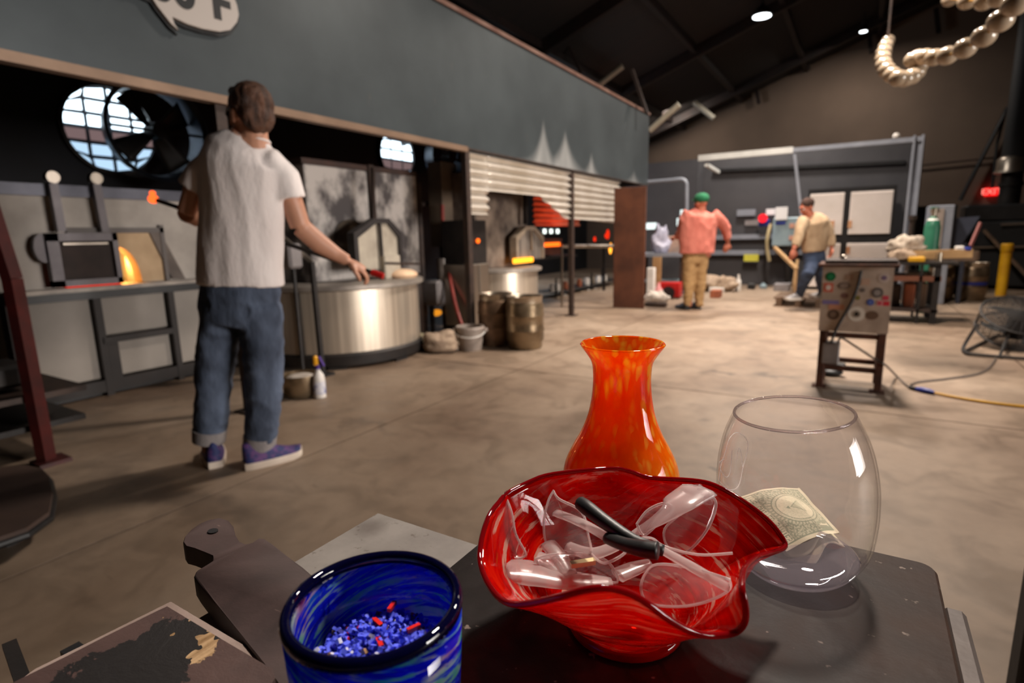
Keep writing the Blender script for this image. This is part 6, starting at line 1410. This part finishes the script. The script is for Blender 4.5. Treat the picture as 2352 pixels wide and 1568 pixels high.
# ---- banknote
FONT = {'T': '11111 00100 00100 00100 00100 00100 00100', 'H': '10001 10001 10001 11111 10001 10001 10001', 'E': '11111 10000 10000 11110 10000 10000 11111', 'U': '10001 10001 10001 10001 10001 10001 01110', 'N': '10001 11001 10101 10011 10001 10001 10001', 'I': '01110 00100 00100 00100 00100 00100 01110', 'D': '11110 10001 10001 10001 10001 10001 11110', 'S': '01111 10000 10000 01110 00001 00001 11110', 'A': '01110 10001 10001 11111 10001 10001 10001', 'O': '01110 10001 10001 10001 10001 10001 01110', 'F': '11111 10000 10000 11110 10000 10000 10000', '1': '00100 01100 00100 00100 00100 00100 01110', ' ': '00000 '*7}
FONT = {k: v.split() for k, v in FONT.items()}
def glyph(s, x, y):
    i = int(x//6); cx_i = int(x % 6); cy_i = int(y)
    if 0 <= i < len(s) and cx_i < 5 and 0 <= cy_i < 7: return FONT[s[i]][cy_i][cx_i] == '1'
    return False
def ink(x, y):
    """how much green ink at (x, y) of the visible half of the note"""
    if x < .03 or x > .94 or y < .05 or y > .95: return 0
    if x < .045 or x > .925 or y < .065 or y > .93: return .8
    n = noise.noise(Vector((x*40, y*40, 1))); n2 = noise.noise(Vector((x*90, y*90, 4)))
    if .09 < y < .19:
        if glyph('THE UNITED STATES', (x-.06)/.86*102, (y-.095)/.085*7): return .95
        return .08
    if .20 < y < .215: return .7
    dx, dy = (x-.46), (y-.58); r = math.hypot(dx, dy*.9)
    if r < .30:
        if r > .285: return .9
        if r > .25: return .25+.25*(n2 > 0)
        if r > .238: return .85
        if abs(dx) < (dy+.10)*.62 and -.10 < dy < .10: return .75 if (abs(dx) > (dy+.10)*.62-.014 or dy > .088) else .30+.2*(int(y*90) % 2)
        if abs(dx) < (dy+.17)*.6 and -.17 < dy < -.115: return .8
        return .12+.14*(n > .1)
    if r < .335: return .3+.4*(int(math.atan2(dy, dx)*14) % 2)
    if x > .74 and y > .70:
        if glyph('1', (x-.77)/.12*5, (y-.74)/.16*7): return .1
        return .75
    return .78 if (n+n2*.6) > -.02 else .34
NA, NB, NC, ND = D(1686, 1146, .480), D(1836, 1120, .497), D(1928, 1222, .462), D(1806, 1266, .438)
nrm = (ND-NA).cross(NB-NA).normalized(); 
if nrm.z < 0: nrm = -nrm
def note(s, t_):
    p = (NA*(1-s)+ND*s)*(1-t_)+(NB*(1-s)+NC*s)*t_
    return p+nrm*(.010*math.sin(PI*min(1, t_*1.05))*(.6+.4*math.sin(PI*s)) + .0012*noise.noise(Vector((s*4, t_*4, 0))))
n1 = 150; mbn = MB(); mbn.grid(note, n1, n1)
nt = thing('banknote', (NA+NC)/2, 'crumpled green one dollar banknote folded inside the clear glass', 'banknote')
mt = NT('printed_note'); at = mt.n('ShaderNodeVertexColor'); at.layer_name = 'print'; mt.pr(at.outputs[0], .75)
nb = mbn.build('printed_face', mt.m, nt, True)
at_ = nb.data.color_attributes.new('print', 'FLOAT_COLOR', 'POINT')
pc, ic = rgb(222, 208, 178), rgb(84, 104, 82)
for j in range(n1+1):
    for i in range(n1+1):
        k = ink(i/n1, j/n1)*.85; at_.data[j*(n1+1)+i].color = tuple(pc[q]*(1-k)+ic[q]*k for q in range(3))+(1,)
for lay, (dz, sh__) in enumerate(((.004, .0), (.009, .006), (.013, -.003))):
    b = MB(); b.grid(lambda s, t_: note(.45+.56*s, t_)-Vector((0, 0, dz+.003*math.sin(5*t_+lay)))+(ND-NA).normalized()*(sh__+.004*math.sin(PI*t_*2)), 12, 16); b.build('folded_layer', pm('note_paper_%d' % lay, rgb(196, 180, 150), rgb(170, 160, 134), 30, .8), nt, True, solid=.0006)

# ---------------------------------------------------------------- red fluted bowl
def zz(X, Y): return (1080+X/3.136, 1050+Y/3.136)
rimd = [(260, 265, .943), (430, 180, .945), (600, 125, .947), (1000, 85, .947), (1150, 105, .943), (1290, 150, .938), (1600, 170, .939), (1760, 205, .940), (1950, 310, .937), (2130, 445, .930), (2230, 560, .922), (2268, 645, .916), (2180, 690, .920), (2080, 718, .926), (2010, 765, .934), (1968, 830, .940), (1958, 950, .942), (1985, 1090, .934), (1975, 1200, .926), (1910, 1268, .920), (1800, 1288, .920), (1680, 1285, .923), (1560, 1245, .928), (1420, 1165, .937), (1300, 1075, .945), (1180, 1000, .951), (1060, 958, .955), (940, 945, .957), (800, 965, .955), (640, 1010, .948), (450, 1052, .936), (300, 1062, .928), (200, 1010, .925), (120, 900, .925), (75, 780, .927), (70, 680, .930), (95, 540, .935), (150, 400, .940)]
rim = [Z(*zz(x, y), z) for x, y, z in rimd]
ft = Z(1436, 1500, TZ); bc0 = Vector((ft.x-.010, ft.y+.026, TZ))
rs_ = bez(rim+[rim[0]], 4)[:-1]; NR = len(rs_)
def bowl_pt(i, s):
    p = rs_[i % NR]; d = Vector((p.x-bc0.x, p.y-bc0.y, 0)); L = d.length; d.normalize(); fr_ = .031
    a = s
    rr_ = fr_+(L-fr_)*(a**.72); hz = .004+(p.z-TZ-.004)*(a**1.35)
    # the walls of a fluted bowl lean with the flutes only near the rim
    mean = .092; Lr = mean*(1-a**2)+L*(a**2); rr_ = fr_+(Lr-fr_)*a**.95
    mz = .068*(1-a**2)+(p.z-TZ)*(a**2); hz = .004+(mz-.004)*(a**.98)
    return Vector((bc0.x+d.x*rr_, bc0.y+d.y*rr_, TZ+hz))
def bowl_mat():
    t = NT('red_swirled_glass'); v = polar(t, 1.1, 70, 60, 14); a = t.noise(v, 2.2, 6, .6, .3); st = t.noise(polar(t, 1.0, 95, 80, 12), 2.0, 4, .55, .2); big = t.noise(t.coord(), 26, 3)
    col = t.ramp(a, [(.3, rgb(176, 6, 8)), (.5, rgb(226, 14, 10)), (.72, rgb(240, 44, 18))])
    k = t.ramp(st, [(.57, WH(0)), (.63, WH(.9))]); col = t.mix(k, col, rgb(246, 206, 184))
    k2 = t.ramp(t.noise(polar(t, 1.3, 120, 100, 14), 2.6, 4), [(.62, WH(0)), (.72, WH(.6))]); col = t.mix(k2, col, rgb(214, 96, 34))
    op = t.ramp(a, [(.3, WH(.50)), (.7, WH(.72))]); return glass_mix(t, col, (.90, .10, .06, 1), op, ior=1.5, trans=.5)
bw = thing('glass_bowl', bc0, 'red swirled glass bowl with wavy rim holding safety glasses', 'bowl')
b = MB(); NS = 26; vs = []; fs = []
for j in range(NS+1):
    for i in range(NR): vs.append(bowl_pt(i, j/NS))
for j in range(NS):
    for i in range(NR): k = (i+1) % NR; fs.append((j*NR+i, j*NR+k, (j+1)*NR+k, (j+1)*NR+i))
fs.append(tuple(range(NR)))
b.add(vs, fs); b.build('bowl_wall', bowl_mat(), bw, True, solid=.0026)
b = MB(); rr2 = [bowl_pt(i, 1.0)+Vector((0, 0, .0005)) for i in range(NR)]; b.tube(rr2, .0017, 10, closed=True); t = NT('red_glass_rim'); b.build('rim', glass_mix(t, rgb(150, 14, 22), (.8, .12, .1, 1), .75, ior=1.6), bw, True)
b = MB(); b.lathe(bc0, [(0, 0), (.034, 0), (.038, .002), (.037, .006), (0, .006)], 40); t = NT('red_glass_foot'); b.build('foot', glass_mix(t, rgb(190, 16, 10), (.8, .1, .06, 1), .7), bw, True)
# ---------------------------------------------------------------- safety glasses
t = NT('clear_plastic'); MT['cplast'] = glass_mix(t, (.86, .78, .78, 1), (.97, .94, .945, 1), .07, ior=1.47, trans=.5, gloss_rough=.06)
t = NT('frosted_plastic'); MT['frost'] = glass_mix(t, (.92, .82, .80, 1), (.95, .9, .9, 1), .42, ior=1.45, trans=.55, gloss_rough=.22)
def lens(o, pts, z0=0, bulge=.010, toward=(0, 0, 1)):
    """curved shield spanning an outline of 3-D points"""
    P_ = bez([Vector(p) for p in pts]+[Vector(pts[0])], 5)[:-1]; c = sum(P_, Vector())/len(P_); tw = Vector(toward).normalized(); n_ = len(P_); b = MB(); vs = [c+tw*bulge]; fs = []
    rings = 5
    for r in range(1, rings+1):
        f = r/rings
        for p in P_: vs.append(c+(p-c)*f+tw*bulge*(1-f*f))
    for i in range(n_): fs.append((0, 1+i, 1+(i+1) % n_))
    for r in range(rings-1):
        for i in range(n_): a = 1+r*n_+i; e = 1+r*n_+(i+1) % n_; fs.append((a, a+n_, e+n_, e))
    b.add(vs, fs); ob = b.build('lens', MT['cplast'], o, True, solid=.0014)
    b = MB(); b.tube(P_, .0009, 6, closed=True); b.build('lens_edge', MT['frost'], o)
    return ob
def arm(o, pts, w, name='temple', mat=None, th=.0022):
    P_ = bez(pts, 6); b = MB(); ws = w if isinstance(w, list) else [w]*len(pts)
    rs2 = []
    for i in range(len(P_)): f = i/(len(P_)-1)*(len(ws)-1); k = min(int(f), len(ws)-2); rs2.append((ws[k]+(ws[k+1]-ws[k])*(f-k))/2)
    d = (P_[-1]-P_[0]); b.tube(P_, rs2, 10, flat=th/max(rs2)*1.0, up=d.cross(Vector((0, 0, 1)))); return b.build(name, mat or MT['frost'], o, True)
def S(X, Y, z): return Z(*zz(X, Y), z)
A_ = thing('safety_glasses', S(1200, 700, .90), 'clear safety glasses with black temple tips on top in the red bowl', 'safety glasses')
arm(A_, [S(1860, 940, .922), S(1600, 790, .931), S(1370, 660, .938)], [.008, .0085, .007], mat=MT['frost'])
arm(A_, [S(1390, 672, .938), S(1180, 600, .942), S(980, 470, .947), S(850, 370, .950), S(795, 330, .950)], [.007, .008, .009, .010, .009], 'temple_tip', MT['black'], .005)
arm(A_, [S(620, 400, .932), S(800, 470, .936), S(1000, 585, .940)], [.008, .0085, .007], mat=MT['frost'])
arm(A_, [S(990, 580, .940), S(1120, 630, .943), S(1260, 660, .946), S(1350, 672, .947)], [.008, .009, .011, .011], 'temple_tip', MT['black'], .005)
lens(A_, [S(600, 240, .945), S(640, 300, .943), S(800, 390, .940), S(850, 560, .93), S(860, 690, .915), S(700, 700, .91), S(560, 640, .915), S(530, 480, .93), S(560, 320, .94)], bulge=.006)
lens(A_, [S(1870, 880, .93), S(1860, 960, .918), S(1700, 1040, .905), S(1500, 1075, .902), S(1290, 1050, .902), S(1230, 950, .905), S(1260, 840, .915), S(1350, 770, .925), S(1600, 800, .93)], bulge=.006)
b = MB(); b.tube(bez([S(870, 690, .915), S(960, 760, .925), S(1100, 700, .93), S(1180, 600, .932), S(1300, 580, .93), S(1400, 640, .925), S(1640, 700, .925), S(1890, 690, .928)], 6), .0009, 6); b.build('brow_edge', MT['frost'], A_)
B_ = thing('safety_glasses', S(1500, 450, .90), 'clear safety glasses with a wide frosted temple at the back right of the bowl', 'safety glasses')
arm(B_, [S(1160, 560, .922), S(1300, 480, .930), S(1420, 400, .938), S(1500, 330, .943), S(1640, 240, .945)], [.006, .010, .016, .026, .030], th=.004)
arm(B_, [S(700, 640, .915), S(900, 690, .915), S(1160, 580, .922)], [.010, .012, .010], th=.003)
lens(B_, [S(1650, 200, .948), S(1760, 300, .942), S(1760, 400, .935), S(1680, 560, .925), S(1540, 690, .915), S(1420, 640, .915), S(1400, 520, .92), S(1500, 420, .93), S(1600, 330, .94)], bulge=.006)
b = MB()
for k in range(4): p = S(1640+25*k, 225+28*k, .9465); b.box(p, (.006, .003, .006), Matrix.Rotation(.6, 3, 'Z'), .0008)
b.build('hinge', MT['cplast'], B_, 0)
lens(B_, [S(1200, 480, .93), S(1280, 380, .936), S(1400, 330, .94), S(1460, 380, .938), S(1350, 480, .93), S(1250, 560, .925)], bulge=.004)
C_ = thing('safety_glasses', S(700, 800, .89), 'clear safety glasses lying lowest at the front left of the bowl', 'safety glasses')
arm(C_, [S(250, 820, .915), S(420, 830, .912), S(700, 880, .908), S(1020, 900, .905)], [.022, .026, .020, .010], th=.004)
arm(C_, [S(480, 720, .915), S(560, 760, .913), S(640, 830, .91)], [.012, .014, .010], th=.003); arm(C_, [S(1060, 850, .905), S(1180, 800, .906), S(1300, 760, .908)], [.014, .013, .008], th=.003)
arm(C_, [S(560, 620, .918), S(640, 720, .915), S(720, 850, .91)], [.012, .013, .011], th=.003)
lens(C_, [S(470, 730, .918), S(600, 700, .918), S(850, 700, .915), S(1000, 760, .91), S(1060, 900, .903), S(900, 860, .903), S(700, 850, .905), S(540, 820, .91)], bulge=.005)
lens(C_, [S(250, 270, .942), S(300, 400, .935), S(330, 560, .925), S(400, 700, .915), S(300, 720, .915), S(220, 600, .923), S(200, 420, .933)], bulge=.004)
b = MB()
for k in range(3): b.box(S(260+30*k, 800+20*k, .918), (.005, .006, .005), None, .0008)
b.build('hinge', MT['cplast'], C_, 0)
b = MB(); b.box(S(810, 760, .917), (.004, .016, .003), Matrix.Rotation(-.8, 3, 'Z')); b.build('nose_piece', pm('yellowed_clear', rgb(214, 198, 150), None, 5, .3), C_, 0)

# ---------------------------------------------------------------- blue cup with coloured glass chips
def cup_mat(name, op0, op1, dark=1.0):
    t = NT(name); v = polar(t, 1.0, 0, 26, 60); a = t.noise(v, 2.0, 5, .6, .6); b2 = t.noise(polar(t, 1.2, 0, 40, 70), 2.6, 4, .6, .5)
    col = t.ramp(a, [(.30, rgb(10, 10, 110)), (.48, rgb(20, 26, 220)), (.62, rgb(24, 50, 230)), (.74, rgb(20, 130, 160))])
    k = t.ramp(b2, [(.49, WH(0)), (.57, WH(.9))]); hue = t.ramp(t.noise(t.coord(), 38, 2), [(.35, rgb(60, 200, 110)), (.5, rgb(180, 205, 190)), (.62, rgb(190, 150, 170)), (.72, rgb(110, 24, 60))]); col = t.mix(k, col, hue)
    return glass_mix(t, col, (.05, .07, .75, 1), op0, ior=1.5, trans=.45)
cr_c = D(858, 1370, .272); cr = .0425; cb3 = Vector((cr_c.x, cr_c.y, TZ)); ch = cr_c.z-TZ
cup = thing('blue_cup', cb3, 'deep blue swirled glass cup holding coloured glass chips', 'cup')
prof = [(0, 0), (cr*.78, 0), (cr*.86, .004), (cr*.93, ch*.3), (cr*.97, ch*.6), (cr, ch*.93)]; ips = [(cr-.0045, ch*.93), (cr*.97-.0050, ch*.6), (cr*.93-.0052, ch*.3), (cr*.80-.005, .012), (cr*.6, .008), (0, .008)]
b = MB(); b.lathe(cb3, prof+ips, 72); b.build('cup_wall', cup_mat('blue_swirled_glass', .62, .9), cup, True)
b = MB(); b.lathe(cb3, [(cr+.0002, ch*.93), (cr+.0006, ch*.965), (cr-.0005, ch-.0006), (cr-.0024, ch), (cr-.0042, ch-.001), (cr-.0048, ch*.96), (cr-.0046, ch*.93)], 72, closed=True)
t = NT('dark_cup_rim'); b.build('rim', glass_mix(t, rgb(10, 10, 48), (.2, .2, .6, 1), .9, ior=1.7), cup, True)
rf = random.Random(11); fb = MB(); fz_ = .054
fm = [pm('chip_blue', rgb(84, 98, 240), rgb(116, 128, 250), 50, .18, 0, 0), pm('chip_white', rgb(206, 206, 226), None, 5, .15, 0, 0), pm('chip_red', rgb(214, 40, 34), None, 5, .2, 0, 0), pm('chip_amber', rgb(170, 130, 90), None, 5, .2, 0, 0), pm('chip_navy', rgb(30, 30, 140), None, 5, .15, 0, 0)]
for k in range(1150):
    r = (cr*.93-.0075)*math.sqrt(rf.random()); a = rf.random()*2*PI; z = fz_+.010*(.6-(r/.035)**2)+rf.uniform(-.003, .003)
    fb.cm = rf.choices([0, 1, 2, 3, 4], [74, 8, 4, 4, 10])[0]; s = rf.uniform(.0010, .0023)
    R = Matrix.Rotation(rf.random()*6, 3, 'X') @ Matrix.Rotation(rf.random()*6, 3, 'Y')
    fb.box(cb3+Vector((r*math.cos(a), r*math.sin(a), z)), (s*rf.uniform(.8, 1.8), s, s*rf.uniform(.7, 1.4)), R)
fb.cm = 4; fb.lathe(cb3, [(0, .012), (cr*.8-.007, .014), (cr*.93-.0075, fz_-.006), (0, fz_+.0005)], 32)
fb.cm = 2
for (px, py) in ((900, 1392), (868, 1430), (950, 1442), (872, 1476)): fb.box(Z(px, py, TZ+fz_+.008), (.007, .0022, .0022), Matrix.Rotation(rf.random()*3, 3, 'Z'))
fb.build('glass_chips', fm, None, 0, org=(cb3.x, cb3.y, TZ+.012), label='bright blue glass chips with red and white bits inside the blue cup', cat='glass chips', kind='stuff')
